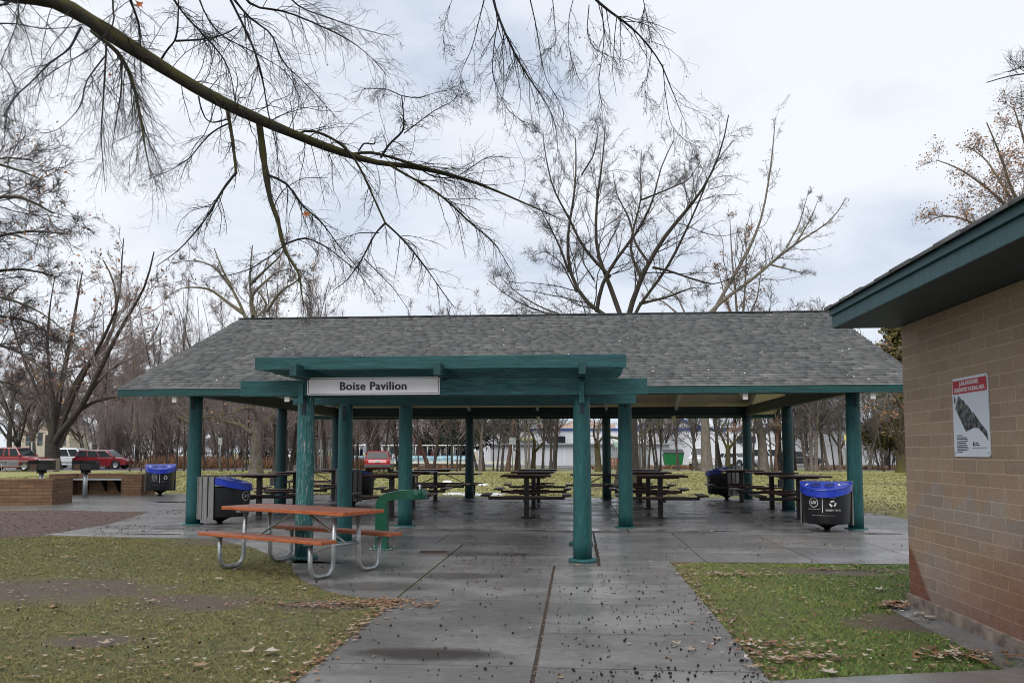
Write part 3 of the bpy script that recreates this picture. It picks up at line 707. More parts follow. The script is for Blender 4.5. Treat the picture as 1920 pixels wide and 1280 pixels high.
cold = ['behind the left slatted bin', 'behind the green drinking fountain', 'in the centre of the pavilion', 'just right of the inner front post', 'nearest the right-hand pavilion side']
proto = pedestal_table()
for j in range(3):
    for i in range(5):
        o = proto if (i == 0 and j == 0) else copy_tree(proto)
        dx = {(1, 1): -.12, (0, 1): -.22, (4, 1): .12, (4, 2): -.1}.get((i, j), 0)
        o.location = (TX[i]+dx, TY[j], .034); o.rotation_euler.z = rad(random.uniform(-1.5, 1.5))
        tag(o, f'{rown[j]} brown square pedestal table with four benches, {cold[i]}', 'table', 'square pedestal tables under the pavilion roof')

# ============================================================ DRINKING FOUNTAIN
fx, fy = -2.99, 12.69
df = empty('drinking_fountain', (fx, fy, .012), 0, 'glossy green steel drinking fountain with long arm beside the red table', 'fountain')
prof = [(-.095, .0), (.085, .0), (.085, .735), (.115, .742), (.25, .752), (.42, .770), (.42, .915), (.24, .900), (.10, .868), (-.01, .825), (-.095, .715)]
MB().prism(prof, 'y', -.085, .085).build('pedestal', 'green', df, bevel=.006)
bs = MB(); r = .165
bs.lathe([(0, .765), (r*.96, .765), (r, .775), (r, .905), (r*.95, .915), (r*.82, .912)], (.535, 0), 28)
bs.box(.40, .55, -r*.99, r*.99, .767, .908)
bs.build('basin', 'green', df)
MB().lathe([(r*.83, .9135), (r*.5, .905), (0, .900)], (.535, 0), 24).build('bowl', 'chrome', df)
MB().tube([(.58, 0, .905), (.58, 0, .945)], .012, 10).lathe([(0, .935), (.02, .942), (.026, .962), (.02, .982), (0, .99)], (.58, 0), 14).build('bubbler', 'chrome', df)
MB().tube([(.70, 0, .86), (.715, 0, .86)], .02, 10).build('push_button', 'chrome', df)
MB().box(-.19, .20, -.15, .15, 0, .012).build('base_plate', 'green', df, bevel=.003)
for x in (-.15, .16):
    for y in (-.11, .11): MB().tube([(x, y, .012), (x, y, .03)], .012, 6).build('bolt', 'chrome', df)

# ============================================================ TWIN BINS
def wrap(vs, R_, a0):       # bend flat print (x, y) onto the drum front
    return [((R_+z)*math.sin(x/R_+a0), -(R_+z)*math.cos(x/R_+a0), y) for x, y, z in vs]
def twin_bin():
    t = empty('twin_bin')
    r = .44
    prof = [(r*.90, .165), (r*.95, .20), (r*1.0, .74)]
    d = MB().lathe([(0, .17)]+prof, (0, 0), 30, math.pi, 2*math.pi)
    d.add([(-r*.90, 0, .17), (r*.90, 0, .17), (r, 0, .74), (-r, 0, .74)], [(0, 1, 2, 3)])
    drum = d.build('drum', 'drum', t)
    # lid: raised at the diameter, falling towards the front
    ld = MB(); k = 24; fy_ = 1.3; zc = lambda y: .93+ y*.30
    top = []; low = []
    for i in range(k+1):
        a = math.pi+math.pi*i/k; x, y = math.cos(a)*(r+.03), math.sin(a)*(r+.03)
        top.append((x*.97, y*.97, zc(y))); low.append((x, y, zc(y)-.13))
    nn = len(top)
    ld.add(top+low, [tuple(range(nn))]+[(i, i+1, nn+i+1, nn+i) for i in range(nn-1)]+[(nn-1, 0, nn, 2*nn-1)])
    lid = ld.build('lid', 'lid', t, bevel=.012)
    for x in (-.155, .085):
        rg = MB(); q = 20
        hp = [(x+.092*math.cos(2*math.pi*i/q), -.20+.10*math.sin(2*math.pi*i/q)) for i in range(q)]
        rg.add([(a, b, zc(b)+.003) for a, b in hp], [tuple(range(q))]); rg.build('opening', 'lidhole', lid)
        MB().tube([(a, b, zc(b)+.004) for a, b in hp+hp[:1]], .006, 6, False).build('rim_ring', 'lid', lid)
    for x, s in ((-.30, -1), (.24, 1)):
        MB().add([(x+s*.0-.018, -.12, zc(-.12)+.004), (x+.018, -.12, zc(-.12)+.004), (x+.018+s*.03, -.22, zc(-.22)+.004), (x-.018+s*.03, -.22, zc(-.22)+.004)], [(0, 1, 2, 3)]).build('bottle_decal', 'graphic', lid)
    v, f = text_mesh('PLASTIC', .035, .001)
    MB().add([(x+.36, y*1-.13, zc(y*1-.13)+.005) for x, y, z in v], f).build('lettering', 'graphic', lid)
    # plastic liner edge showing under the lid
    MB().lathe([(r+.006, .76), (r+.009, .80)], (0, 0), 16, math.pi, math.pi*1.55).build('liner', 'signgrey', t)
    gr = MB(); RR = r*.985
    def pr_(txt, size, x, z, bold=.0):
        v, f = text_mesh(txt, size, bold); gr.add(wrap([(a+x, b+z, .004) for a, b, c in v], RR, 0), f)
    ci = [(-.175+rr*math.cos(2*math.pi*i/24), .565+rr*math.sin(2*math.pi*i/24), .004) for rr in (.088, .078) for i in range(24)]
    gr.add(wrap(ci, RR, 0), [(i, (i+1) % 24, 24+(i+1) % 24, 24+i) for i in range(24)])
    pr_('LIV', .085, -.175, .565, .003); pr_('Lasting. Innovative. Vibrant.', .022, -.165, .445)
    pr_('SAGE', .045, .165, .66, .0012); pr_('GREEN TEAM', .045, .17, .43, .0012)
    pr_('Please recycle plastic bottles and aluminum cans only', .019, 0, .335)
    gr.add(wrap([(-.018, .39, .004), (-.008, .39, .004), (-.008, .70, .004), (-.018, .70, .004)], RR, 0), [(0, 1, 2, 3)])
    for i in range(3):                                                # three chasing arrows
        a0 = rad(90+120*i); pts = []
        for q in range(5):
            a = a0+rad(-35+17*q); pts += [(.165+.062*math.cos(a), .55+.062*math.sin(a), .004), (.165+.032*math.cos(a), .55+.032*math.sin(a), .004)]
        gr.add(wrap(pts, RR, 0), [(2*q, 2*q+2, 2*q+3, 2*q+1) for q in range(4)])
        a = a0+rad(52); gr.add(wrap([(.165+.075*math.cos(a0+rad(33)), .55+.075*math.sin(a0+rad(33)), .004), (.165+.02*math.cos(a0+rad(33)), .55+.02*math.sin(a0+rad(33)), .004), (.165+.05*math.cos(a), .55+.05*math.sin(a), .004)], RR, 0), [(0, 1, 2)])
    gr.build('print', 'graphic', drum)
    # slatted half
    bk = MB().lathe([(0, .17), (r*.9, .17), (r*.93, .9)], (0, 0), 20, 0, math.pi); bk.build('liner_can', 'blacksteel', t)
    for i in range(11):
        a = math.pi*(i+.5)/11; R = Matrix.Rotation(a-math.pi/2, 3, 'Z')
        s = MB().box(-.053, .053, r+.005, r+.03, .13, .945, R); so_ = s.build('slat', 'slat', t, bevel=.004)
        MB().tube([R @ Vector((0, r+.028, .18)), R @ Vector((0, r+.036, .18))], .01, 6).tube([R @ Vector((0, r+.028, .86)), R @ Vector((0, r+.036, .86))], .01, 6).build('screw', 'galv', so_)
    MB().lathe([(r*.60, .164), (r*.52, .15), (.07, .075), (.05, .05), (.05, .0)], (0, 0), 20).build('stand', 'blacksteel', t)
    MB().lathe([(0, .012), (.11, .012), (.11, 0)], (0, 0), 16).build('foot', 'blacksteel', t)
    for ch in kids(t):                                                # the recycling half is deeper than the slatted one
        for q_ in [ch]+kids(ch):
            if q_.name.split('.')[0] in ('stand', 'foot'): continue
            for v_ in q_.data.vertices: v_.co.y *= 1.30 if v_.co.y < 0 else .96
    return t
bp = twin_bin()
for k, (p, rz, s, lb) in enumerate((((1551, 997), -22, 1.0, 'twin bin with blue lid facing forward beside the front right post'),
        ((412, 984), 100, 1.05, 'twin bin turned sideways, grey slats left, behind the red picnic table'),
        ((300, 929), 26, 1.14, 'twin bin with blue lid at the end of the low brick wall'),
        ((662, 950), 135, 1.05, 'twin bin half hidden behind posts, blue lid tilted right near red wagon'),
        ((1363, 939), -98, 1.1, 'twin bin with blue lid facing left by the back right post'))):
    o = bp if k == 0 else copy_tree(bp)
    x, y = g2(*p); o.location = (x, y, .034 if k in (3, 4) else .012); o.rotation_euler.z = rad(rz); o.scale = (s if s < 1.1 else 1.05, s if s < 1.1 else 1.05, s)
    tag(o, lb, 'trash bin', 'twin recycling and trash bins around the pavilion')

# ============================================================ GRILLS AND LOW BRICK WALLS
def grill(px_, py_, lb, flip):
    x, y = g2(px_, py_); t = empty('park_grill', (x, y, 0), rad(flip), lb, 'grill', 'pedestal charcoal grills by the brick walls')
    MB().tube([(0, 0, 0), (0, 0, .84)], .075, 14).build('post', 'galv', t)
    MB().lathe([(0, .80), (.15, .80), (.15, .90), (0, .90)], (0, 0), 14).build('collar', 'blacksteel', t)
    MB().box(-.30, .30, -.28, -.26, .93, 1.13).box(-.30, .30, .26, .28, .93, 1.22).box(-.32, -.30, -.28, .28, .93, 1.22).box(.30, .32, -.28, .28, .93, 1.22).box(-.30, .30, -.26, .26, .905, .93).build('firebox', 'blacksteel', t)
    g = MB()
    for i in range(10): g.box(-.29+i*.06, -.275+i*.06, -.25, .25, 1.14, 1.155)
    g.build('grate', 'blacksteel', t)
    MB().box(-.22, -.02, -.30, -.285, .92, 1.1).build('ash_door', 'rust', t)
    MB().tube([(.32, 0, 1.15), (.46, -.05, 1.15)], .02, 8).build('handle', 'rust', t)
    return t
grill(159, 932, 'black charcoal grill on pipe post before the brick bench wall', 0)
grill(76, 932, 'black charcoal grill on pipe post behind the nearest low brick wall', 8)
wt = empty('low_brick_wall', (*g2(60, 945), 0), 0, 'low orange-brown brick wall at the left edge, nearest the camera', 'wall')
P0, P1, P2 = g2(-180, 950), g2(97, 947), g2(125, 943)
def off(p, q): return (p[0]+q[0], p[1]+q[1])
wallp = [P0, P1, P2, off(P2, (-.1, .42)), off(P1, (-.1, .42)), off(P0, (0, .42))]
part(MB().prism(wallp, 'z', 0, .65), 'wall', 'lowbrick', wt, wt)
part(MB().prism([off(p, (0.0, -.012)) if i < 3 else off(p, (0, .012)) for i, p in enumerate(wallp)], 'z', .652, .74), 'coping', 'lowbrick', wt, wt)
bw = empty('brick_bench_wall', (-16.4, 28.1, 0), 0, 'low orange-brown brick wall with built-in timber bench behind the grill', 'wall')
xa, xb = g2(104, 928)[0], g2(284, 927)[0]
part(MB().box(xa, xb, 28.1, 28.5, 0, .74), 'wall', 'lowbrick', bw, bw)
part(MB().box(xb-.72, xb, 27.55, 28.098, 0, .738), 'pier', 'lowbrick', bw, bw)
part(MB().box(xa-.1, xa+.5, 27.4, 28.098, 0, .738), 'pier', 'lowbrick', bw, bw)
part(MB().box(xa+.502, xb-.722, 27.62, 28.09, .52, .57), 'bench_board', 'signgrey', bw, bw, bevel=.006)
for x in (xa+.9, (xa+xb)/2, xb-1.1):
    part(MB().prism([(28.095, .51), (27.72, .51), (28.095, .1)], 'x', x-.02, x+.02), 'bracket', 'blacksteel', bw, bw)
ub = empty('utility_block', (*g2(93, 884), 0), 0, 'rough concrete block standing at the foot of the big left tree', 'block')
MB().box(-.55, .55, -.4, .4, 0, 1.0).build('block', 'concblock', ub, bevel=.05)

# ============================================================ VEHICLES
def vehicle(name, label, cat, loc, rz, L_, W_, H_, body, belt, cab, m, m2=None, group=None, wheel=.36, kind='suv', bed=None):
    """body: side outline of the lower body, cab: roof trapezoid (x0b,x0t,x1t,x1b), nose at +x"""
    t = empty(name, loc, rz, label, cat, group); h = W_/2
    wx = (-L_*.30, L_*.30)
    low = .32; pts = [(-L_/2, low+.1)]
    for cx in wx:
        pts.append((cx-wheel-.05, low-.06 if cx > 0 else low))
        for k in range(7):
            a = math.pi-math.pi*k/6; pts.append((cx+(wheel+.05)*math.cos(a), low+.06+(wheel+.0)*math.sin(a)))
        pts.append((cx+wheel+.05, low-.06 if cx < 0 else low))
    pts += body
    b = MB().prism(pts, 'y', -h, h).build('body', m, t, bevel=.12)
    x0b, x0t, x1t, x1b = cab; z0 = belt-.02; hi = h*.80
    c = MB().add([(x0b, -h*.96, z0), (x1b, -h*.96, z0), (x1t, -hi, H_), (x0t, -hi, H_), (x0b, h*.96, z0), (x1b, h*.96, z0), (x1t, hi, H_), (x0t, hi, H_)],
                 [(0, 1, 2, 3), (7, 6, 5, 4), (0, 3, 7, 4), (1, 5, 6, 2), (3, 2, 6, 7), (0, 4, 5, 1)])
    c.build('cabin', m, t, bevel=.12)
    def lerp(a, b_, f): return a+(b_-a)*f
    def pane(sgn, u0, u1, w0=.12, w1=.86):
        P_ = lambda u, w_: (lerp(lerp(x0b, x1b, u), lerp(x0t, x1t, u), w_), sgn*(lerp(h*.96, hi, w_)+.008), lerp(z0, H_, w_))
        return [P_(u0, w0), P_(u1, w0), P_(u1, w1), P_(u0, w1)]
    for s in (-1, 1):
        for u0, u1 in ((.05, .30), (.335, .60), (.635, .92)) if kind != 'pickup' else ((.06, .30), (.36, .52), (.60, .94)):
            MB().add(pane(s, u0, u1), [(0, 1, 2, 3)]).build('window', 'glass', t)
        MB().box(x1b-.25, x1b-.08, s*h if s > 0 else -h-.16, h+.16 if s > 0 else -h, belt+.02, belt+.16).build('mirror', m, t, bevel=.03)
    for (xb_, xt_, d_) in ((x1b, x1t, 1), (x0b, x0t, -1)):
        MB().add([(lerp(xb_, xt_, .12)+d_*.012, -h*.84, lerp(z0, H_, .12)), (lerp(xb_, xt_, .12)+d_*.012, h*.84, lerp(z0, H_, .12)), (lerp(xb_, xt_, .88)+d_*.012, hi*.9, lerp(z0, H_, .88)), (lerp(xb_, xt_, .88)+d_*.012, -hi*.9, lerp(z0, H_, .88))], [(0, 1, 2, 3)]).build('windscreen', 'glass', t)
    if m2: MB().prism([(-L_/2-.012, .40), (L_/2+.012, .40), (L_/2+.012, .62), (-L_/2-.012, .62)], 'y', -h-.008, h+.008).build('lower_cladding', m2, t, bevel=.02) if kind != 'pickup' else MB().box(-L_/2+.02, -wx[1]-.45, -h-.01, h+.01, .45, .86).box(-L_*.30+.45, L_*.30-.45, -h-.01, h+.01, .34, .86).build('lower_cladding', m2, t, bevel=.02)
    for s in (-1, 1):
        MB().box(L_/2-.22, L_/2+.012, s*h*.62-.16, s*h*.62+.16, belt-.33, belt-.18).build('headlight', 'lamp_w', t, bevel=.02)
        MB().box(-L_/2-.012, -L_/2+.12, s*h*.84-.12, s*h*.84+.12, belt-.30, belt-.06).build('tail_light', 'lamp_r', t, bevel=.02)
        for cx in wx:
            wl = MB().lathe([(wheel*.6, -.10), (wheel*.96, -.11), (wheel, -.06), (wheel, .06), (wheel*.96, .11), (wheel*.6, .10)], (0, 0), 20)
            wl.v = [(cx+x, s*(h-.11)+z, wheel+y) for x, y, z in wl.v]; tyre = wl.build('wheel', 'tyre', t)
            rm = MB().lathe([(0, .085), (wheel*.2, .09), (wheel*.55, .07), (wheel*.62, .10)], (0, 0), 16); sp = MB()
            rm.v = [(cx+x, s*(h-.11+z), wheel+y) for x, y, z in rm.v]
            rm.build('rim', 'rim', tyre)
    MB().box(-L_/2-.03, -L_/2+.0, -h*.9, h*.9, .42, .58).build('bumper', 'greyplastic', t, bevel=.02)
    MB().box(-L_/2-.04, -L_/2-.03, -.16, .16, .78, .93).build('number_plate', 'plate', t)
    return t
SUV = lambda L_, b_: [(L_/2-.05, .38), (L_/2, .62), (L_/2-.05, b_-.18), (L_/2-.45, b_-.06), (L_/2-1.1, b_), (-L_/2+.12, b_), (-L_/2, b_-.25)]
def car(name, label, cat, loc, rz, m, L_=4.6, H_=1.66, m2=None, group=None, kind='suv', W_=1.82):
    if kind == 'suv': cab = (-L_/2+.12, -L_/2+.48, L_*.10, L_*.30); belt = 1.02
    elif kind == 'wagon': cab = (-L_/2+.1, -L_/2+.42, L_*.12, L_*.28); belt = 1.0
    elif kind == 'pickup': cab = (-L_*.16, -L_*.10, L_*.15, L_*.26); belt = 1.12
    else: cab = (-L_*.38, -L_*.24, L_*.08, L_*.26); belt = .92
    return vehicle(name, label, cat, loc, rz, L_, W_, H_, SUV(L_, belt), belt, cab, m, m2, group, .37 if kind != 'sedan' else .32, kind)
def gl(x, y): a = G(x, y); return (float(a[0]), float(a[1]), .012)
car('parked_car', 'dark red crossover parked left of the wood, nose pointing right', 'car', gl(195, 879), rad(4), 'car_red', 4.75, 1.68)
car('parked_car', 'white sport utility wagon parked behind the dark red crossover', 'car', gl(140, 877), rad(3), 'car_white', 4.9, 1.86, 'signgrey')
car('pickup_truck', 'red and grey extended-cab pickup parked at the far left', 'pickup', gl(22, 882.5), rad(0), 'car_red', 5.6, 1.86, 'car_grey', None, 'pickup', 1.95)
car('parked_car', 'bright red station wagon seen from behind through the posts', 'car', gl(712, 886), rad(99), 'car_wagon', 4.5, 1.56, 'greyplastic', None, 'wagon', 1.78)
car('parked_car', 'white saloon car far left beyond the pickup', 'car', (*G(10, 873)[:2], .01), rad(170), 'car_white', 4.6, 1.45, None, None, 'sedan')
car('pickup_truck', 'white pickup facing the camera beside the green dumpster', 'pickup', (*G(1313, 876)[:2], .01), rad(-100), 'car_white', 5.6, 1.95, None, None, 'pickup', 2.0)
car('parked_car', 'small white car parked right of the white pickup', 'car', (*G(1378, 874.5)[:2], .01), rad(-50), 'car_white', 4.4, 1.45, None, None, 'sedan')
car('parked_car', 'white sport utility vehicle half hidden by tree trunks', 'car', (*G(1440, 874.5)[:2], .01), rad(10), 'car_white', 4.8, 1.85, None, None)
car('parked_car', 'black hatchback with silver bonnet parked before the white warehouse', 'car', (*G(1500, 874.5)[:2], .01), rad(-30), 'car_dark', 4.6, 1.6, None, None)
colours = ['car_white', 'car_silver', 'car_red', 'car_white', 'car_dark', 'car_white', 'car_silver', 'car_blue']
c0 = None
for i in range(15):
    x = 245+i*24+random.uniform(-6, 6)
    X = (x-1080)/FPX*150
    if c0 is None: c0 = car('parked_car', 'x', 'car', (X, 150, .01), 0, 'car_white', 4.6, 1.55, None, 'g', 'suv'); o = c0
    else: o = copy_tree(c0)
    o.location = (X, 150+random.uniform(-4, 4), .01); o.rotation_euler.z = rad(random.choice((0, 180, 95, 85)))
    mm = colours[i % 8]
    for ch in kids(o):
        if ch.name.split('.')[0] in ('body', 'cabin', 'mirror'):
            ch.material_slots[0].link = 'OBJECT'; ch.material_slots[0].material = M[mm]
    ordn = ['first', 'second', 'third', 'fourth', 'fifth', 'sixth', 'seventh', 'eighth', 'ninth', 'tenth', 'eleventh', 'twelfth', 'thirteenth', 'fourteenth', 'fifteenth'][i]
    tag(o, f'tiny {mm[4:]} car beyond the far field, {ordn} from the left in its row', 'car', 'cars parked beyond the far field')
# row of light blue carts in the depot yard
def cart():
    t = empty('blue_cart')
    MB().prism([(-1.5, .25), (1.4, .25), (1.75, .7), (1.5, 1.05), (-1.3, 1.15), (-1.7, .8)], 'y', -.8, .8).build('tub', 'bluetub', t, bevel=.2)
    MB().box(-1.2, 1.0, -.85, .85, 2.1, 2.2).build('canopy', 'car_white', t, bevel=.05)
    for x in (-1.1, .9):
        for y in (-.75, .75): MB().tube([(x, y, 1.0), (x, y, 2.1)], .04, 6).build('canopy_post', 'car_white', t)
    MB().add([(1.2, -.7, 1.05), (1.2, .7, 1.05), (.95, .7, 1.8), (.95, -.7, 1.8)], [(0, 1, 2, 3)]).build('windscreen', 'glass', t)
    for x in (-1, 1): MB().tube([(x, -.82, .28), (x, .82, .28)], .28, 12).build('wheel', 'tyre', t)
    return t
cp = cart()
for i, x in enumerate((648, 664, 681, 736, 750, 785, 800, 822, 838, 852, 865)):
    o = cp if i == 0 else copy_tree(cp); o.location = (*G(x, 875-i % 2)[:2], .01); o.rotation_euler.z = rad(random.choice((10, 80, 95, 170)))
    tag(o, f'light blue open cart with white canopy, {["first","second","third","fourth","fifth","sixth","seventh","eighth","ninth","tenth","eleventh"][i]} from the left in the yard', 'cart', 'light blue carts in the depot yard')

# ============================================================ FAR BUILDINGS AND YARD
def bx(t, name, m, *a, **k): return part(MB().box(*a), name, m, t, t, **k)
wh = empty('white_warehouse', (14, 104, 0), 0, 'long white metal warehouse with blue roof edge behind the trees', 'building')
bx(wh, 'wall', 'whitewall', -12, 42, 100, 112, 0, 4.05)
V_ = MB()
for x0, x1 in ((6.5, 15.5), (22, 36)):
    xm = (x0+x1)/2
    V_.add([(x0, 99.9, 4.0), (x1, 99.9, 4.0), (xm, 99.9, 5.8), (x0, 112, 4.0), (x1, 112, 4.0), (xm, 112, 5.8)], [(0, 1, 2), (5, 4, 3), (0, 2, 5, 3), (1, 4, 5, 2)])
    for a, b in (((x0, 4.0), (xm, 5.8)), ((xm, 5.8), (x1, 4.0))):
        part(MB().add([(a[0], 99.7, a[1]), (b[0], 99.7, b[1]), (b[0], 99.7, b[1]+.35), (a[0], 99.7, a[1]+.35), (a[0], 99.89, a[1]), (b[0], 99.89, b[1]), (b[0], 99.89, b[1]+.35), (a[0], 99.89, a[1]+.35)],
             [(0, 1, 2, 3), (7, 6, 5, 4), (0, 4, 5, 1), (3, 2, 6, 7)]), 'gable_trim', 'bluetrim', wh, wh)
part(V_, 'gable', 'whitewall', wh, wh)
bx(wh, 'roof_trim', 'bluetrim', -12.1, 42.1, 99.85, 99.98, 4.06, 4.35)
for x in range(-12, 42, 3): bx(wh, 'wall_seam', 'greywall', x, x+.06, 99.94, 99.99, 0, 4.0)
for x in (-3.5, 19, 32): bx(wh, 'window', 'window', x, x+2.2, 99.9, 99.985, 2.6, 3.4)
bx(wh, 'awning', 'yellowwall', -8.5, -5, 99.5, 99.95, 2.9, 3.15)
sh = empty('metal_shed', (2, 93, 0), 0, 'low pale grey metal shed in front of the warehouse', 'shed')
bx(sh, 'wall', 'greywall', -9.5, 10.2, 92, 97, 0, 2.3); bx(sh, 'roof', 'signgrey', -9.8, 10.8, 91.6, 97.3, 2.3, 2.46)
for x in (1.0, 3.2, 6.2): bx(sh, 'door', 'signgrey', x, x+1.6, 91.93, 91.985, .05, 2.0)
for x in np.arange(-9, 10, 1.1): bx(sh, 'wall_rib', 'whitewall', x, x+.05, 91.95, 91.99, 0, 2.3)
dm = empty('dumpster', (*G(1262, 875.5)[:2], 0), 0, 'green steel dumpster with black lid beside the shed', 'dumpster')
MB().prism([(-.8, .2), (.8, .2), (1.0, 1.35), (-1.0, 1.35)], 'y', -.8, .8).build('box', 'dumpster', dm, bevel=.03)
MB().add([(-1.02, -.84, 1.36), (1.02, -.84, 1.36), (1.02, .84, 1.72), (-1.02, .84, 1.72), (-1.02, -.84, 1.42), (1.02, -.84, 1.42), (1.02, .84, 1.78), (-1.02, .84, 1.78)], [(3, 2, 1, 0), (4, 5, 6, 7), (0, 1, 5, 4), (1, 2, 6, 5), (2, 3, 7, 6), (3, 0, 4, 7)]).build('lid', 'blacksteel', dm)
for x in (-.6, .6): MB().tube([(x, -.82, .1), (x, -.7, .1)], .1, 8).build('wheel', 'tyre', dm)
pl = empty('pallet_stack', (*G(1157, 877)[:2], 0), 0, 'reddish wooden pallets leaning by the shed wall', 'pallets')
q = MB()
for i in range(5): q.box(-.62+i*.27, -.46+i*.27, -.1, -.06, .02, .95)
for z in (.03, .45, .86): q.box(-.62, .62, -.06, .04, z, z+.09)
q.build('pallet', 'pallet', pl)
def house(x, y, Y, wpx, hpx, wall, roof, label, cat='building', win=2, gable=True):
    X = (x-1080)/FPX*Y; W = wpx/FPX*Y; Hh = EYE+(847-y)/FPX*Y; t = empty('house' if cat == 'house' else 'far_building', (X, Y, 0), 0, label, cat)
    bx(t, 'wall', wall, X-W/2, X+W/2, Y, Y+8, 0, Hh*.8)
    part(MB().add([(X-W/2-.4, Y-.4, Hh*.8), (X+W/2+.4, Y-.4, Hh*.8), (X+W/2+.4, Y+4, Hh), (X-W/2-.4, Y+4, Hh), (X-W/2-.4, Y+8.4, Hh*.8), (X+W/2+.4, Y+8.4, Hh*.8)], [(0, 1, 2, 3), (3, 2, 5, 4), (0, 3, 4), (1, 5, 2), (0, 4, 5, 1)]), 'roof', roof, t, t)
    for k in range(win):
        cx = X-W/2+W*(k+.5)/win; bx(t, 'window', 'window', cx-W/win*.22, cx+W/win*.22, Y-.05, Y-.01, Hh*.3, Hh*.62)
    return t
house(732, 826, 170, 70, 0, 'greywall', 'roofgrey', 'grey house with white porch posts behind the red wagon', 'house', 3)
house(787, 820, 175, 55, 0, 'redwall', 'redwall', 'red-fronted building beyond the blue carts', 'building', 2)
house(835, 842, 160, 46, 0, 'whitewall', 'concblock', 'small white building with brown roof beyond the blue carts', 'building', 3)
house(30, 778, 190, 120, 0, 'beigewall', 'roofgrey', 'beige rendered building far behind the left car park', 'building', 5)
house(130, 815, 210, 100, 0, 'greywall', 'roofgrey', 'grey building far behind the big left tree', 'building', 4)
house(1080, 792, 150, 140, 0, 'beigewall', 'hill', 'tan-roofed building rising behind the white warehouse', 'building', 3)
def sign_post(x, y, top, ph, pw, m, label):
    a = G(x, y); s = a[1]/FPX; t = empty('street_sign', (a[0], a[1], 0), 0, label, 'sign')
    MB().tube([(0, 0, 0), (0, 0, EYE+(847-top)*s)], .035, 8).build('pole', 'galv', t)
    z1 = EYE+(847-top)*s; MB().box(-pw*s/2, pw*s/2, -.05, -.036, z1-ph*s, z1).build('panel', m, t, bevel=.002)
    return t
sign_post(961, 884, 820, 13, 12, 'signgrey', 'grey square sign seen from behind among central trunks')
sign_post(1155, 882, 829, 9, 8, 'signgreen', 'small pale green sign on a pole before the shed')
sign_post(412, 884, 820, 13, 8, 'signgrey', 'narrow grey sign on a pole left of the grey trunk')
sign_post(1587, 884, 815, 12, 6, 'yellowwall', 'yellowish narrow sign left of the front right post')
sign_post(251, 880, 832, 5, 4, 'signgrey', 'thin grey pole by the dark red crossover')
# chain-link fence beyond the field
fc = empty('chain_link_fence', (-75, 115, 0), 0, 'grey chain-link fence beyond the left car park', 'fence')
fm = MB(); 
X0, X1 = -82, -56
for i in range(10): part(MB().tube([(X0+i*(X1-X0)/9, 115, 0), (X0+i*(X1-X0)/9, 115, 3.0)], .05, 6), 'post', 'galv', fc, fc)
part(MB().tube([(X0, 115, 3.0), (X1, 115, 3.0)], .04, 6), 'top_rail', 'galv', fc, fc)
ws = MB()
for i in range(130): x = X0+i*.2; ws.box(x, x+.02, 115, 115.02, .05, 2.98)
part(ws, 'wire_mesh', 'galv', fc, fc)
f2 = empty('yard_fence', (-14, 80.5, 0), 0, 'low white rail fence along the depot yard', 'fence')
part(MB().box(-24, -5.2, 80.4, 80.5, .35, .6), 'rail', 'white', f2, f2)
for i in range(9): part(MB().box(-24+i*2.3, -23.9+i*2.3, 80.3, 80.39, 0, .7), 'post', 'white', f2, f2)
gt = empty('wire_gate', (*G(601, 882)[:2], 0), 0, 'grey wire gate between the trees left of the second post', 'gate')
MB().tube([(-1.0, 0, 0), (-1.0, 0, 2.6), (1.0, 0, 2.6), (1.0, 0, 0)], .07, 6).box(-.03, .03, -.03, .03, 0, 2.5).build('frame', 'galv', gt)
q = MB()
for i in range(18): q.box(-.95+i*.11, -.93+i*.11, 0, .02, .1, 2.5)
q.build('wire_mesh', 'galv', gt)
# snow remnants
sn = MB()
for (x, y, r) in ((838, 908, .32), (868, 908, .42), (905, 909, .30), (884, 927, .5), (850, 926, .4), (925, 927, .4), (300, 1, 0)):
    if r == 0: continue
    X, Y = g2(x, y); k = 14; ringp = [(X+r*math.cos(2*math.pi*i/k)*random.uniform(.7, 1.2), Y+r*1.2*math.sin(2*math.pi*i/k)*random.uniform(.7, 1.2)) for i in range(k)]
    hh = .2 if y < 910 and x == 838 else .06
    sn.add([(a, b, .0) for a, b in ringp]+[((a+X)/2+.02, (b+Y)/2, hh*random.uniform(.7, 1)) for a, b in ringp]+[(X, Y, hh)], [(i, (i+1) % k, k+(i+1) % k, k+i) for i in range(k)]+[(k+i, k+(i+1) % k, 2*k) for i in range(k)], True)
tag(sn.build('snow_remnants', 'snow'), 'melting snow remnants on the grass behind the pavilion', 'snow', None, 'stuff')
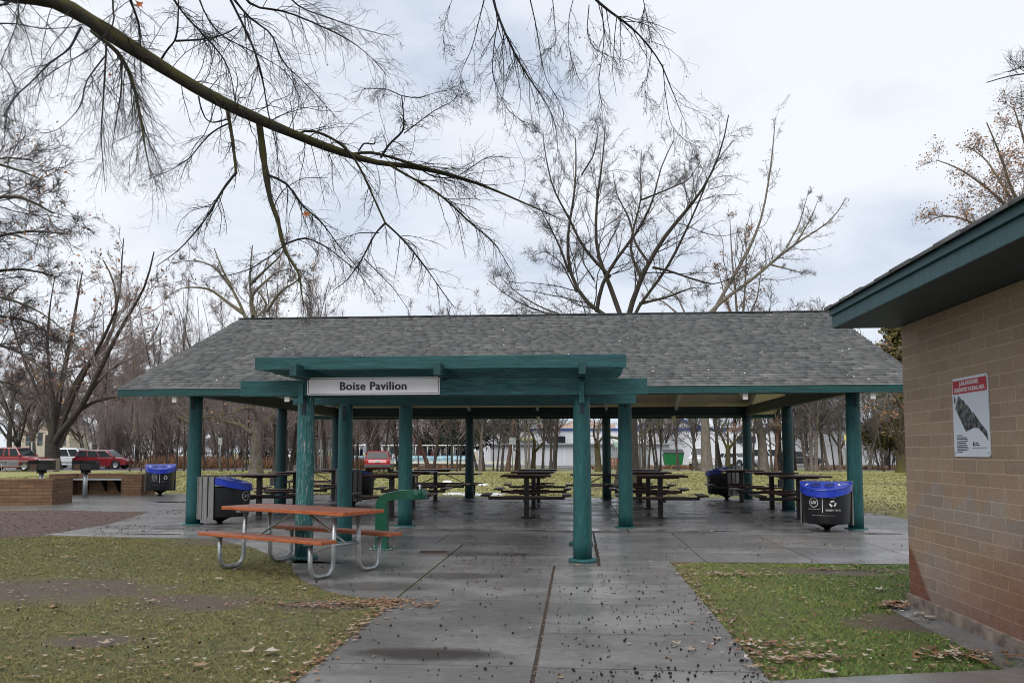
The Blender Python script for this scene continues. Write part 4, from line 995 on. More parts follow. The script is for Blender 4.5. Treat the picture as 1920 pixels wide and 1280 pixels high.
# ============================================================ TREES (vectorised growth)
def norm(a): return a/np.maximum(np.linalg.norm(a, axis=-1, keepdims=True), 1e-9)
def grow(S, D, Ln, K, wander, trop, r):
    n = len(S); P = np.zeros((n, K, 3)); P[:, 0] = S; d = norm(D); st = (Ln/(K-1))[:, None]
    for k in range(1, K):
        d = norm(d+r.normal(0, wander, (n, 3))+np.asarray(trop)); P[:, k] = P[:, k-1]+d*st
    return P
def spawn(P, R, cnt, tmin, tmax, a0, a1, lf, rf, r, lpow=.5, rmin=.002):
    n, K, _ = P.shape; N_ = n*cnt; par = np.repeat(np.arange(n), cnt)
    t = r.uniform(tmin, tmax, N_); x = t*(K-1); i = np.minimum(x.astype(int), K-2); f = (x-i)[:, None]
    S = P[par, i]*(1-f)+P[par, i+1]*f; T = norm(P[par, i+1]-P[par, i])
    rr = R[par, i]*(1-f[:, 0])+R[par, i+1]*f[:, 0]
    q = r.normal(0, 1, (N_, 3)); q -= (q*T).sum(1, keepdims=True)*T; q = norm(q)
    a = np.radians(r.uniform(a0, a1, N_))[:, None]; D = T*np.cos(a)+q*np.sin(a)
    PL = np.linalg.norm(np.diff(P, axis=1), axis=2).sum(1)[par]
    Ln = lf*PL*(1-t*lpow)*r.uniform(.6, 1.25, N_)
    return S, D, Ln, np.maximum(rmin, rr*rf)
def tapers(r0, K, end=.3): return r0[:, None]*np.linspace(1, end, K)[None, :]
def tubes(P, R, sides):
    n, K, _ = P.shape
    T = np.zeros_like(P); T[:, 1:-1] = P[:, 2:]-P[:, :-2]; T[:, 0] = P[:, 1]-P[:, 0]; T[:, -1] = P[:, -1]-P[:, -2]; T = norm(T)
    m_ = norm(P[:, -1]-P[:, 0]); ref = np.where(np.abs(m_[:, 2:3]) > .75, np.array([[1., .1, 0]]), np.array([[0., 0, 1.]]))[:, None, :]
    U = norm(np.cross(T, ref)); W = np.cross(U, T)
    a = np.arange(sides)*2*np.pi/sides
    V = P[:, :, None, :]+R[:, :, None, None]*(U[:, :, None, :]*np.cos(a)[None, None, :, None]+W[:, :, None, :]*np.sin(a)[None, None, :, None])
    idx = np.arange(n*K*sides).reshape(n, K, sides); nx = np.roll(idx, -1, axis=2)
    F = np.stack([idx[:, :-1], nx[:, :-1], nx[:, 1:], idx[:, 1:]], -1).reshape(-1, 4)
    return V.reshape(-1, 3), F
class Bag:
    def __init__(s): s.V = []; s.F = []; s.n = 0
    def add(s, P, R, sides):
        V, F = tubes(P, R, sides); s.V.append(V); s.F.append(F+s.n); s.n += len(V)
    def build(s, name, m, parent=None):
        return fastmesh(name, np.concatenate(s.V), np.concatenate(s.F), m, parent, smooth=True)
def resample(pts, K):
    p = np.asarray(pts, float); d = np.r_[0, np.cumsum(np.linalg.norm(np.diff(p, axis=0), axis=1))]
    t = np.linspace(0, d[-1], K); q = np.stack([np.interp(t, d, p[:, i]) for i in range(p.shape[1])], 1)
    q[1:-1] = q[1:-1]*.5+(q[:-2]+q[2:])*.25
    return q
def leafcloud(pts, n, size, r, spread=.1, quad=True):
    c = pts[r.integers(0, len(pts), n)]+r.normal(0, spread, (n, 3)); u = norm(r.normal(0, 1, (n, 3))); v = norm(np.cross(u, r.normal(0, 1, (n, 3))))
    s = r.uniform(.5, 1.2, (n, 1))*size
    V = np.stack([c-u*s, c-v*s*.6, c+u*s, c+v*s*.6], 1).reshape(-1, 3); F = np.arange(4*n).reshape(n, 4)
    return V, F, r.random(n)

# ---- the overhanging plane-tree limbs
def pl_(pts, Y0, Y1, K, sx=1.0):
    k = len(pts); return resample([PY(x*sx, y*sx, Y0+(Y1-Y0)*i/(k-1)) for i, (x, y) in enumerate(pts)], K)
ot = empty('overhanging_tree', (-12.5, 8.0, 0), 0, 'mossy bare tree beyond the left edge whose dark limb and drooping twigs hang over', 'tree')
r = np.random.default_rng(5)
s8 = 1/1.92
main = resample([(-12.5, 8.0, 0), (-12.5, 8.0, 3.5), (-12.2, 8.1, 6.0)], 6)
mlimb = [PY(x, y, Yv) for x, y, Yv in ((-420, -190, 8.6), (-200, -85, 9.0), (-60, -28, 9.3), (20, -10, 9.5), (68, -6, 9.6), (104, 0, 9.65), (135, 18, 9.7), (172, 40, 9.8), (208, 64, 9.9), (260, 98, 10.0), (292, 118, 10.1), (339, 148, 10.2), (385, 175, 10.3), (432, 200, 10.4), (484, 223, 10.5), (521, 240, 10.6), (573, 260, 10.7), (615, 278, 10.8), (661, 291, 10.9), (693, 305, 11.0), (729, 308, 11.1), (781, 312, 11.2), (844, 328, 11.3), (911, 349, 11.5), (1000, 388, 11.7), (1060, 415, 11.9))]
trunk = Bag(); tw = Bag()
A = resample([(-12.2, 8.1, 6.0)]+mlimb, 60)
k = np.linspace(0, 1, 60)
pxr = np.interp(k, [0, .25, .45, .6, .72, .80, .88, .94, 1], [.18, .122, .104, .086, .061, .040, .025, .013, .005])
bump = 1+.05*np.sin(k*61)+.045*np.sin(k*143+1)+.045*r.normal(0, 1, 60)
def fat(P_, R_, sides): trunk.add(P_[None], R_[None], sides)
fat(A, pxr*bump, 14); fat(resample([(-12.5, 8, -.1), (-12.45, 8, 3), (-12.2, 8.1, 6.2)], 10), np.linspace(.42, .26, 10), 18)
up2 = resample([(-12.3, 8.1, 5.6), (-11.5, 7.6, 9), (-8, 7.8, 11.2), (-3, 8.6, 11.0), (1, 9.4, 9.7)], 24); fat(up2, np.linspace(.2, .05, 24), 12)
fat(resample([(-12.3, 8.1, 6), (-13, 9, 9), (-15, 11, 14)], 10), np.linspace(.22, .08, 10), 10)
# secondary limbs traced as (points, Y start, Y end, radius start, radius end, twig density)
LB = []
def lb(pts, y0, y1, r0, r1, d=1.0, sx=s8): LB.append((pl_(pts, y0, y1, 16, sx), r0, r1, d))
lb([(290, 100), (265, 150), (250, 180), (180, 225), (120, 290), (60, 340), (10, 420)], 10.1, 9.0, .018, .004)
lb([(330, 112), (370, 145), (420, 180), (470, 260), (500, 380), (520, 520), (545, 640)], 10.2, 9.7, .030, .005, 2.2)
lb([(420, 180), (455, 240), (485, 330), (510, 450), (575, 600)], 10.1, 10.8, .018, .004, 2.0)
lb([(383, 160), (378, 260), (370, 390), (362, 480), (380, 690)], 10.1, 9.6, .014, .003, 1.3)
lb([(440, 200), (437, 330), (415, 450), (400, 560)], 10.1, 10.3, .013, .003, 1.3)
lb([(380, 200), (310, 290), (290, 390), (200, 480), (100, 480)], 10.1, 9.2, .011, .003, 1)
lb([(578, 218), (605, 175), (632, 148), (640, 100), (642, 30), (642, -60)], 10.4, 10.0, .016, .006, .5)
lb([(632, 148), (700, 145), (760, 138), (820, 120), (855, 95)], 10.3, 10.6, .015, .006, .6)
lb([(820, 400), (828, 450), (840, 520), (850, 622)], 10.6, 10.3, .026, .018, .5)
lb([(850, 622), (810, 670), (780, 720), (740, 790), (700, 840), (640, 905), (560, 960)], 10.3, 9.6, .018, .004, .9)
lb([(820, 446), (770, 470), (730, 510), (680, 575), (600, 620), (520, 650)], 10.6, 9.9, .013, .003, .9)
lb([(715, 348), (722, 385), (740, 430), (765, 443), (818, 430)], 10.5, 10.6, .011, .009, .3)
lb([(932, 430), (938, 480), (950, 580), (963, 660), (972, 720), (1003, 795), (1012, 860), (1030, 910)], 10.7, 10.4, .052, .022, .3)
lb([(1030, 910), (1055, 950), (1078, 985), (1085, 1050), (1095, 1110)], 10.4, 10.2, .021, .006, .9)
lb([(965, 630), (1040, 660), (1075, 730), (1160, 800), (1230, 900), (1330, 1010)], 10.5, 10.9, .017, .004, 1.4)
lb([(1020, 880), (1100, 852), (1180, 890), (1290, 980), (1350, 1060)], 10.4, 10.8, .014, .003, 1.2)
lb([(1020, 885), (970, 925), (900, 970), (830, 990), (740, 1000)], 10.4, 10.0, .011, .003, 1.0)
lb([(1003, 795), (985, 740), (1020, 680), (1090, 640), (1180, 640)], 10.5, 11.1, .009, .003, .9)
lb([(1078, 500), (1060, 478), (1120, 465), (1190, 492), (1260, 545), (1300, 610), (1340, 700), (1387, 803)], 10.7, 10.9, .020, .012, .6)
lb([(1387, 803), (1350, 840), (1305, 930), (1250, 1010), (1200, 1045)], 10.9, 10.6, .014, .004, .8)
lb([(1387, 803), (1440, 850), (1500, 920), (1545, 980), (1600, 1060), (1640, 1112)], 10.9, 11.3, .015, .004, 1.3)
lb([(1365, 838), (1290, 838), (1200, 870)], 10.9, 10.5, .008, .003, .8)
lb([(1310, 930), (1370, 990), (1420, 1040), (1470, 1115)], 10.8, 10.6, .008, .003, .5)
lb([(1400, 592), (1480, 640), (1560, 680), (1640, 750), (1700, 810), (1780, 870), (1850, 990)], 11.0, 11.5, .021, .004, 1.3)
lb([(1270, 555), (1330, 545), (1420, 570), (1500, 595), (1620, 625), (1750, 668)], 10.9, 11.3, .022, .010, .9)
lb([(1370, 568), (1400, 520), (1455, 470), (1452, 400), (1446, 345)], 11.0, 11.1, .018, .009, .9)
lb([(1446, 345), (1390, 320), (1310, 320)], 11.1, 10.9, .007, .003, 1); lb([(1446, 345), (1500, 355), (1580, 330), (1650, 320)], 11.1, 11.5, .007, .003, 1.0)
lb([(1455, 480), (1520, 430), (1560, 400), (1640, 360), (1660, 300)], 11.0, 11.5, .009, .003, 1.6)
lb([(1290, 545), (1310, 515), (1350, 520), (1350, 495)], 10.9, 10.9, .012, .008, .2)
lb([(1500, 600), (1560, 640), (1640, 640), (1760, 560), (1850, 570)], 11.2, 11.8, .010, .003, 1.8)
lb([(455, -40), (480, 30), (503, 90), (505, 180), (510, 300)], 9.5, 10.2, .018, .004, 1.6)
lb([(600, -40), (660, 50), (745, 140), (800, 200), (830, 260), (848, 370)], 9.3, 10.0, .017, .004, 1.8)
lb([(800, -60), (850, 40), (895, 130), (925, 200), (950, 300), (960, 390), (995, 520), (1005, 640)], 9.4, 10.2, .018, .003, 1.5)
lb([(820, -30), (900, 70), (985, 120), (1010, 220), (1110, 310), (1190, 400)], 9.6, 10.4, .015, .003, 1.8)
lb([(870, -20), (905, 30), (1010, 35), (1100, 70), (1180, 105), (1270, 150), (1340, 210), (1400, 280)], 9.8, 10.8, .016, .003, 1.8)
lb([(1000, -50), (1080, 30), (1170, 60), (1280, 100), (1400, 130)], 9.8, 10.8, .012, .003, 1.6)
lb([(700, -50), (740, 60), (790, 130), (900, 180), (1040, 260), (1100, 400)], 9.9, 10.6, .012, .003, 1.6)
lb([(420, -60), (400, 20), (420, 80), (340, 170), (200, 250), (100, 330)], 9.3, 9.0, .011, .003, 1.2)
lb([(-40, 30), (20, 15), (90, -20)], 9.3, 9.3, .016, .01, .5); lb([(-60, 85), (60, 85), (150, 105), (260, 100), (310, 85)], 9.4, 9.6, .009, .004, .8)
lb([(60, -30), (70, 60), (40, 140), (0, 230)], 8.9, 8.6, .008, .003, 1.5); lb([(-30, 200), (30, 260), (60, 330), (20, 420)], 8.8, 8.6, .006, .003, 1.2)
sR = 1/2.134
def lr(pts, y0, y1, r0, r1, d=1): LB.append((pl_([(800+x*sR, y*sR) for x, y in pts], y0, y1, 16), r0, r1, d))
lr([(255, -60), (275, 40), (330, 170), (380, 270), (440, 355), (490, 430), (520, 500), (525, 610)], 8.8, 9.3, .017, .002, 1.6)
lr([(240, -40), (215, 60), (180, 200), (130, 300), (150, 380)], 8.8, 9.0, .008, .002, .9)
lr([(290, 60), (270, 170), (260, 300), (320, 440), (400, 500)], 9.0, 9.1, .008, .002, 1.3)
lr([(400, -60), (440, 110), (455, 220), (480, 330), (530, 400), (570, 500)], 9.0, 9.3, .008, .002, .9)
lr([(620, -60), (700, 25), (760, 65), (840, 125), (900, 200), (945, 260), (965, 330), (1000, 400), (1020, 470), (1060, 530)], 9.0, 9.8, .017, .002, 1.0)
lr([(600, -50), (570, 60), (565, 180), (600, 300)], 9, 9.1, .006, .002, .8); lr([(700, 30), (712, 150), (700, 240), (685, 340), (705, 430), (685, 500)], 9.2, 9.3, .008, .002, .9)
lr([(650, 20), (640, 130), (670, 200), (740, 230), (800, 240)], 9.2, 9.5, .006, .002, .9); lr([(900, 205), (885, 300), (870, 360), (900, 410)], 9.5, 9.6, .006, .002, .6)
lr([(945, 260), (955, 380), (975, 500), (1040, 570), (1100, 590)], 9.6, 9.9, .006, .002, .6); lr([(860, -30), (880, 60), (890, 130)], 9.1, 9.2, .005, .002, .9)
lr([(110, -20), (75, 70), (65, 180)], 8.8, 8.8, .004, .002, .5); lr([(500, -40), (510, 60), (520, 180), (440, 230)], 9, 9, .006, .002, .8)
pts_leaf = []
for Pm, r0, r1, dn in LB:
    (trunk if r0 > .019 else tw).add(Pm[None], np.linspace(r0, r1, 16)[None]*(1+.08*r.normal(0, 1, (1, 16))), 8 if r0 > .019 else 6)
    R0 = np.linspace(r0, r1, 16)[None]
    c = max(4, int(19*dn))
    S, D, Ln, rr = spawn(Pm[None], R0, c, .12, 1, 20, 60, .40, .42, r, .45, .0025); Ln = np.clip(Ln, .25, 1.5)
    P1 = grow(S, D, Ln, 9, .13, (0, 0, -.10), r); R1 = tapers(np.minimum(rr, .0062), 9, .4); tw.add(P1, R1, 4)
    S, D, Ln, rr = spawn(P1, R1, 5, .08, .95, 20, 60, .48, .6, r, .35, .0016); P2 = grow(S, D, np.clip(Ln, .10, .7), 6, .19, (0, 0, -.07), r); R2 = tapers(np.minimum(rr, .0034), 6, .55); tw.add(P2, R2, 3)
    S, D, Ln, rr = spawn(P2, R2, 2, .2, 1, 25, 65, .42, .7, r, .3, .0012); P3 = grow(S, D, np.clip(Ln, .05, .28), 4, .2, (0, 0, .05), r); tw.add(P3, tapers(np.minimum(rr, .0018), 4, .6), 3)
    pts_leaf.append(P3[:, -1])
# twigs straight off the big limb
S, D, Ln, rr = spawn(A[None][:, 14:], (pxr[None])[:, 14:], 130, 0, 1, 45, 100, .12, .1, r, .4, .004)
P1 = grow(S, D, np.clip(Ln, .2, 1.3), 8, .17, (0, 0, -.08), r); R1 = tapers(np.minimum(rr, .007), 8, .4); tw.add(P1, R1, 4)
S, D, Ln, rr = spawn(P1, R1, 6, .2, 1, 20, 60, .4, .6, r, .3, .0018); P2 = grow(S, D, np.clip(Ln, .08, .6), 6, .22, (0, 0, -.05), r); tw.add(P2, tapers(rr, 6, .6), 3)
S, D, Ln, rr = spawn(up2[None], np.linspace(.2, .05, 24)[None], 40, .3, 1, 40, 90, .2, .1, r, .3, .006); P1 = grow(S, D, np.clip(Ln, .5, 3), 8, .15, (0, 0, .02), r); tw.add(P1, tapers(np.minimum(rr, .03), 8, .3), 5)
o = trunk.build('trunk', 'bark_over', ot); world(o); o = tw.build('crown', 'twig_over', ot); world(o)
pts_leaf = np.concatenate(pts_leaf)
c = pts_leaf[r.integers(0, len(pts_leaf), 520)]; V = []; F = []       # small hanging seed heads and buds
oc = np.array([(1, 0, 0), (-1, 0, 0), (0, 1, 0), (0, -1, 0), (0, 0, 1), (0, 0, -1)])*.0085
ofc = [(0, 2, 4), (2, 1, 4), (1, 3, 4), (3, 0, 4), (2, 0, 5), (1, 2, 5), (3, 1, 5), (0, 3, 5)]
V = (c[:, None]+oc[None]*r.uniform(.5, 1.25, (520, 1, 1))).reshape(-1, 3); F = (np.array(ofc)[None]+6*np.arange(520)[:, None, None]).reshape(-1, 3)
o = fastmesh('seed_heads', V, F, 'seed', ot); o['kind'] = 'stuff'; world(o)
# star-shaped leaf outline, reused for litter
def leaf_shape(size, r_, curl=.35, lobes=5):
    pts = []; n = lobes*2+1
    for i in range(n):
        a = -math.pi*.78+math.pi*1.56*i/(n-1)+math.pi/2
        rr = size*(1.0-.22*abs(i-(n-1)/2)/((n-1)/2)) if i % 2 == (0 if (n-1)//2 % 2 == 0 else 1) else size*.42
        rr *= r_.uniform(.8, 1.15); pts.append((rr*math.cos(a), rr*math.sin(a)))
    pts.append((0, -size*.25))
    ca, cb = r_.uniform(-curl, curl), r_.uniform(0, curl)
    V = [(0, 0, .003)]+[(x, y, .003+abs((x*x+y*y)/size*(cb))+ca*.3*x*(y/size)) for x, y in pts]
    F = [(0, i, i+1 if i < len(pts) else 1) for i in range(1, len(pts)+1)]
    return np.array(V), F
oak = MB(); rr_ = random.Random(3)
for (x, y, Yv, s) in ((262, 8, 9.9, .085), (575, 400, 10.5, .07), (207, 140, 10.1, .04)):
    a = PY(x, y, Yv); V, F = leaf_shape(s, rr_); Rm = Matrix.Rotation(rad(100), 3, 'X') @ Matrix.Rotation(rr_.uniform(0, 6), 3, 'Z')
    oak.add([Vector(a)+Rm @ Vector(v) for v in V], F)
M['oakleaf'] = mat('orange_brown_leaf', (.42, .13, .04), .7, .3, 30); world(oak.build('leaves', 'oakleaf', ot))

# ---- generic bare tree from traced limbs or from rules
def guided(label, name, base, limbs, tr_r, trunkm, twigm, seed, lv=(9, 7, 5), tw_len=.34, up=.03, leaf=None, group=None, rmin=(.02, .011, .007), depth=3.0, droop=0.0, lim_r=.5, cat='tree', k3=4, ang=(25, 60), twist=.16):
    """base: (px, py, px width) ; limbs: list of (pixel points, radius px at start)"""
    r = np.random.default_rng(seed)
    b = G(base[0], base[1]); Y0 = b[1]; s = Y0/FPX
    t = empty(name, (b[0], b[1], 0), 0, label, cat, group); TB = Bag(); CB = Bag()
    Ps = []; Rs = []; seen = []
    for pts, w0 in limbs:
        dy = r.uniform(-depth, depth); pts = [tuple(p) for p in pts]
        if base[3] and math.hypot(pts[0][0]-base[3][-1][0], pts[0][1]-base[3][-1][1]) < base[2]*2.6: pts = [(base[3][-1][0]*.6+pts[0][0]*.4, base[3][-1][1]+base[2]*1.2), pts[0]]+pts[1:]
        n = len(pts)
        ys = Y0                                                       # a side limb leaves its parent at the parent's own depth
        if seen:
            dd = [(math.hypot(a-pts[0][0], b_-pts[0][1]), yv) for a, b_, yv in seen]; q_ = min(dd)
            if q_[0] < 30: ys = q_[1]
        yl = [ys+(Y0+dy-ys)*(i/(n-1))**1.2 if abs(ys-Y0) < .3 else ys+.5*dy*(i/(n-1)) for i in range(n)]
        for i in range(n-1):
            for f_ in range(6): u = f_/6; seen.append((pts[i][0]*(1-u)+pts[i+1][0]*u, pts[i][1]*(1-u)+pts[i+1][1]*u, yl[i]*(1-u)+yl[i+1]*u))
        P_ = resample([PY(x, y, yv) for (x, y), yv in zip(pts, yl)], 14)
        R_ = w0*s*np.linspace(1, .13, 14)**.9; R_ = np.maximum(R_, .010); Ps.append(P_); Rs.append(R_)
    tp = np.array([[b[0], b[1], -.2], [b[0], b[1], .25], [b[0], b[1], .9]]+[list(PY(x, y, Y0)) for x, y in base[3]])
    TP = resample(tp, 10); rr0 = base[2]*s
    TB.add(TP[None], (rr0*np.interp(np.linspace(0, 1, 10), [0, .12, .3, 1], [1.7, 1.25, 1.0, .85]))[None], 16)
    P = np.stack(Ps); R = np.stack(Rs); TB.add(P, R*(1+.05*r.normal(0, 1, R.shape)), 8)
    for li, c in enumerate(lv):
        S, D, Ln, rr = spawn(P, R, c, .18, 1, ang[0], ang[1], tw_len if li else tw_len*1.05, .5, r, .55 if li else .64, rmin[min(li, 2)])
        if li == 0:                                                   # short limbs carry fewer twigs
            pl = np.linalg.norm(np.diff(P, axis=1), axis=2).sum(1); kp = r.random(len(S)) < np.repeat(pl/pl.max(), c)**.7*1.15; S, D, Ln, rr = S[kp], D[kp], Ln[kp], rr[kp]
        K = (9, 7, 5, 4)[li]
        P = grow(S, D, np.maximum(Ln, .25), K, twist, (0, 0, up-droop*li*.5), r); R = tapers(rr*(.62 if li == 0 else 1), K, .4)
        CB.add(P, R, (5, 4, 3, 3)[li])
    o = TB.build('trunk', trunkm, t); world(o); o = CB.build('crown', twigm, t); world(o)
    if leaf:
        V, F, T_ = leafcloud(P[:, -1], leaf[0], leaf[1], r, leaf[2] if len(leaf) > 2 else .15); o = fastmesh('leaves', V, F, leaf[3] if len(leaf) > 3 else 'treeleaf', t, T_); o['kind'] = 'stuff'; world(o)
    return t
def sc_pts(l, s, ox, oy): return [(ox+x/s, oy+y/s) for x, y in l]
LL = lambda l: sc_pts(l, 1.939, 0, 240)
guided('huge multi-limbed tree with mossy trunk beside the white wagon', 'old_shade_tree', (98, 880, 14, [(98, 855), (98, 815)]),
  [(LL([(190, 1110), (165, 1030), (145, 930), (110, 860), (60, 800)]), 6.5), (LL([(200, 1105), (212, 980), (240, 850), (265, 720), (285, 600), (300, 520)]), 7),
   (LL([(205, 1100), (260, 960), (310, 860), (385, 800), (425, 700), (420, 560), (375, 480)]), 7), (LL([(210, 1110), (285, 1040), (325, 960), (395, 810), (460, 690), (530, 580), (560, 450)]), 7),
   (LL([(290, 1025), (340, 995), (400, 980), (470, 975), (510, 958)]), 4), (LL([(195, 1100), (150, 990), (90, 935), (0, 922), (-80, 900)]), 4.5),
   (LL([(195, 1090), (190, 950), (170, 800), (180, 650), (200, 540)]), 5), (LL([(230, 1060), (300, 900), (380, 760), (440, 620), (440, 500), (450, 400)]), 5),
   (LL([(300, 990), (400, 870), (500, 830), (560, 760), (590, 680)]), 3.5), (LL([(160, 1010), (90, 850), (40, 700), (30, 600)]), 4)],
  0, 'bark_dark', 'twig_mauve', 21, (15, 10, 6), .38, .05, (900, .16, .3), depth=7, rmin=(.035, .02, .013))
C6 = lambda l: sc_pts(l, 5.333, 300, 740); C8 = lambda l: sc_pts(l, 3.2, 300, 400)
guided('big grey-trunked tree with a mossy sideways limb, left of the pavilion posts', 'old_shade_tree', (480, 889, 11, [(480, 855), (481, 825), (484, 790)]),
  [(C6([(920, 400), (850, 330), (780, 290), (660, 265), (560, 240), (500, 215), (420, 225)]), 7), (C6([(430, 225), (340, 290), (260, 265), (160, 200), (60, 130), (0, 80)]), 4.5),
   (C6([(960, 150), (850, 120), (740, 180), (620, 200), (560, 195)]), 4), (C6([(980, 350), (1060, 270), (1110, 220), (1180, 100)]), 5),
   (C6([(985, 300), (1000, 110)])+C8([(600, 640), (540, 560), (540, 430), (540, 320), (555, 190)]), 6), (C6([(985, 300), (1010, 110)])+C8([(520, 620), (430, 450), (370, 330), (325, 210)]), 6),
   (C8([(560, 620), (540, 500), (620, 420), (700, 350), (790, 330)]), 4.5), (C8([(500, 600), (400, 530), (300, 450), (150, 440), (60, 480)]), 4),
   (C8([(540, 430), (640, 330), (720, 260), (760, 170)]), 3), (C8([(430, 450), (330, 320), (220, 280), (120, 290)]), 3), (C8([(620, 600), (640, 540), (600, 480), (560, 440)]), 3), (C8([(640, 590), (720, 470), (830, 400), (880, 330)]), 3)],
  0, 'bark_greymoss', 'twig_grey', 22, (13, 9, 5), .34, .03, (300, .1, .2), depth=5, rmin=(.028, .016, .011))
CR = lambda l: sc_pts(l, 2.134, 800, 0)
guided('tall vase-shaped bare tree with ascending limbs rising over the roof ridge', 'bare_shade_tree', (1178, 908, 17, [(1178, 850), (1179, 760), (1175, 660), (1174, 610)]),
  [(CR([(790, 1290), (680, 1255), (610, 1180), (570, 1090), (560, 940), (590, 800), (600, 650), (595, 550)]), 5), (CR([(790, 1280), (745, 1200), (735, 1120), (690, 1060), (675, 960), (680, 800), (705, 640), (715, 500)]), 5),
   (CR([(735, 1110), (620, 985), (575, 880), (505, 760), (470, 600), (465, 520)]), 3.4), (CR([(800, 1270), (855, 1120), (888, 1050), (960, 930), (1080, 800), (1150, 680), (1190, 570), (1208, 460)]), 5.5),
   (CR([(888, 1050), (830, 970), (815, 880), (760, 780), (745, 690)]), 3), (CR([(860, 1110), (810, 1010), (830, 900), (860, 800), (855, 700), (860, 600)]), 3),
   (CR([(680, 1250), (690, 1160), (740, 1060), (850, 920), (910, 800), (930, 680), (990, 560)]), 4), (CR([(820, 1260), (960, 1080), (1040, 920), (1110, 760), (1155, 640), (1230, 560)]), 3.5),
   (CR([(905, 1070), (960, 1080), (1060, 1115), (1150, 1140), (1250, 1100)]), 2.5), (CR([(850, 1215), (960, 1190), (1060, 1150), (1120, 1150)]), 3), (CR([(570, 1090), (530, 980), (480, 880), (420, 780)]), 2.5),
   (CR([(600, 1170), (540, 1050), (470, 1000), (400, 1040)]), 1.8), (CR([(860, 800), (960, 760), (1050, 720), (1100, 640)]), 2), (CR([(620, 700), (670, 620), (690, 500)]), 2), (CR([(670, 1120), (625, 1050), (630, 960)]), 1.6), ([(1172, 640), (1100, 605), (1030, 590), (965, 565), (915, 525)], 3), ([(1172, 645), (1110, 610), (1010, 575), (955, 540), (925, 500)], 2.4)],
  0, 'bark_dark', 'twig_dark', 23, (24, 10, 4), .33, .02, (120, .05, .1), depth=4.5, rmin=(.012, .007, .0045), ang=(30, 65), twist=.13)
guided('pale-limbed spreading tree right of the vase-shaped tree, arching to the right', 'bare_shade_tree', (1325, 884, 8, [(1322, 800), (1318, 700), (1312, 640)]),
  [(CR([(1090, 1300), (1180, 1200), (1290, 1130), (1380, 1050), (1480, 970), (1600, 900), (1650, 850), (1678, 790)]), 4), (CR([(1120, 1300), (1200, 1150), (1290, 1000), (1340, 880), (1370, 720), (1385, 600), (1395, 470)]), 4),
   (CR([(1060, 1300), (1010, 1260), (940, 1200), (860, 1190)]), 2.5), (CR([(1480, 970), (1540, 870), (1570, 790)]), 2), (CR([(1380, 1060), (1460, 1080), (1540, 1100)]), 1.8), (CR([(1440, 990), (1490, 900), (1530, 760)]), 2),
   (CR([(1050, 1290), (1000, 1180), (930, 1140), (850, 1100)]), 2)],
  0, 'bark_pale', 'twig_grey', 24, (22, 9, 4), .26, .05, None, depth=4, rmin=(.02, .011, .007), ang=(30, 60))
guided('narrow tree with clinging brown seed clusters behind the right of the roof', 'bare_shade_tree', (1431, 883, 7, [(1430, 820), (1400, 700), (1385, 640)]),
  [([(1385, 640), (1380, 560), (1372, 480), (1368, 400)], 3), ([(1388, 640), (1396, 560), (1400, 470), (1395, 430)], 3), ([(1385, 620), (1360, 560), (1345, 500)], 2.4), ([(1390, 620), (1420, 560), (1428, 500)], 2.4), ([(1430, 815), (1395, 800), (1370, 812)], 4), ([(1430, 815), (1450, 795), (1475, 800)], 4)],
  0, 'bark_pale', 'twig_mauve', 25, (14, 8, 4), .22, .08, (900, .10, .15), depth=2, rmin=(.02, .012, .008))
guided('mossy tree half behind the block building, with a limb arching left', 'old_shade_tree', (1690, 886, 9, [(1690, 860), (1687, 845)]),
  [([(1690, 850), (1675, 815), (1660, 790), (1640, 775)], 4), ([(1692, 845), (1700, 800), (1690, 760), (1672, 735), (1655, 700), (1620, 690)], 6), ([(1690, 845), (1680, 800), (1665, 770), (1630, 760), (1610, 750)], 3.5),
   ([(1692, 840), (1715, 790), (1740, 720)], 5), ([(1675, 740), (1668, 690), (1660, 650)], 3), ([(1690, 830), (1688, 780), (1694, 740)], 3)],
  0, 'bark_moss', 'twig_grey', 26, (10, 8, 5), .35, .0, (500, .12, .2, 'treeleaf'), depth=4, rmin=(.026, .016, .01))
guided('mossy forked tree in the middle, seen between the centre posts', 'old_shade_tree', (1000, 882, 4.5, [(1001, 860), (1001, 845)]),
  [([(1000, 850), (1003, 825), (993, 805), (985, 790), (975, 770)], 3.5), ([(1003, 845), (1020, 830), (1030, 800), (1035, 775)], 3), ([(993, 810), (970, 800), (950, 795), (930, 800), (915, 798)], 1.8), ([(990, 800), (1003, 785), (1010, 770)], 2)],
  0, 'bark_moss', 'twig_grey', 27, (9, 7, 4), .45, .03, None, depth=3, rmin=(.022, .014, .01))
guided('mossy many-branched tree seen right of the inner front post', 'old_shade_tree', (1365, 883, 5, [(1365, 860), (1365, 840)]),
  [([(1365, 845), (1352, 815), (1340, 790), (1345, 770)], 3), ([(1366, 840), (1390, 815), (1400, 790), (1430, 775)], 3), ([(1365, 830), (1364, 800), (1370, 770)], 2.5), ([(1352, 812), (1320, 800), (1290, 790)], 1.6)],
  0, 'bark_moss', 'twig_grey', 28, (9, 7, 4), .45, .03, None, depth=3, rmin=(.022, .014, .01))
guided('flare-based mossy tree beside the pergola\'s right post', 'old_shade_tree', (1122, 884, 6, [(1121, 860), (1119, 830)]),
  [([(1119, 835), (1112, 810), (1116, 790), (1105, 770)], 3), ([(1120, 835), (1130, 815), (1150, 820), (1180, 826), (1220, 805), (1250, 790)], 2.6), ([(1120, 830), (1122, 800), (1130, 770)], 2.5)],
  0, 'bark_moss', 'twig_grey', 29, (9, 7, 4), .45, .03, None, depth=3, rmin=(.022, .014, .01))
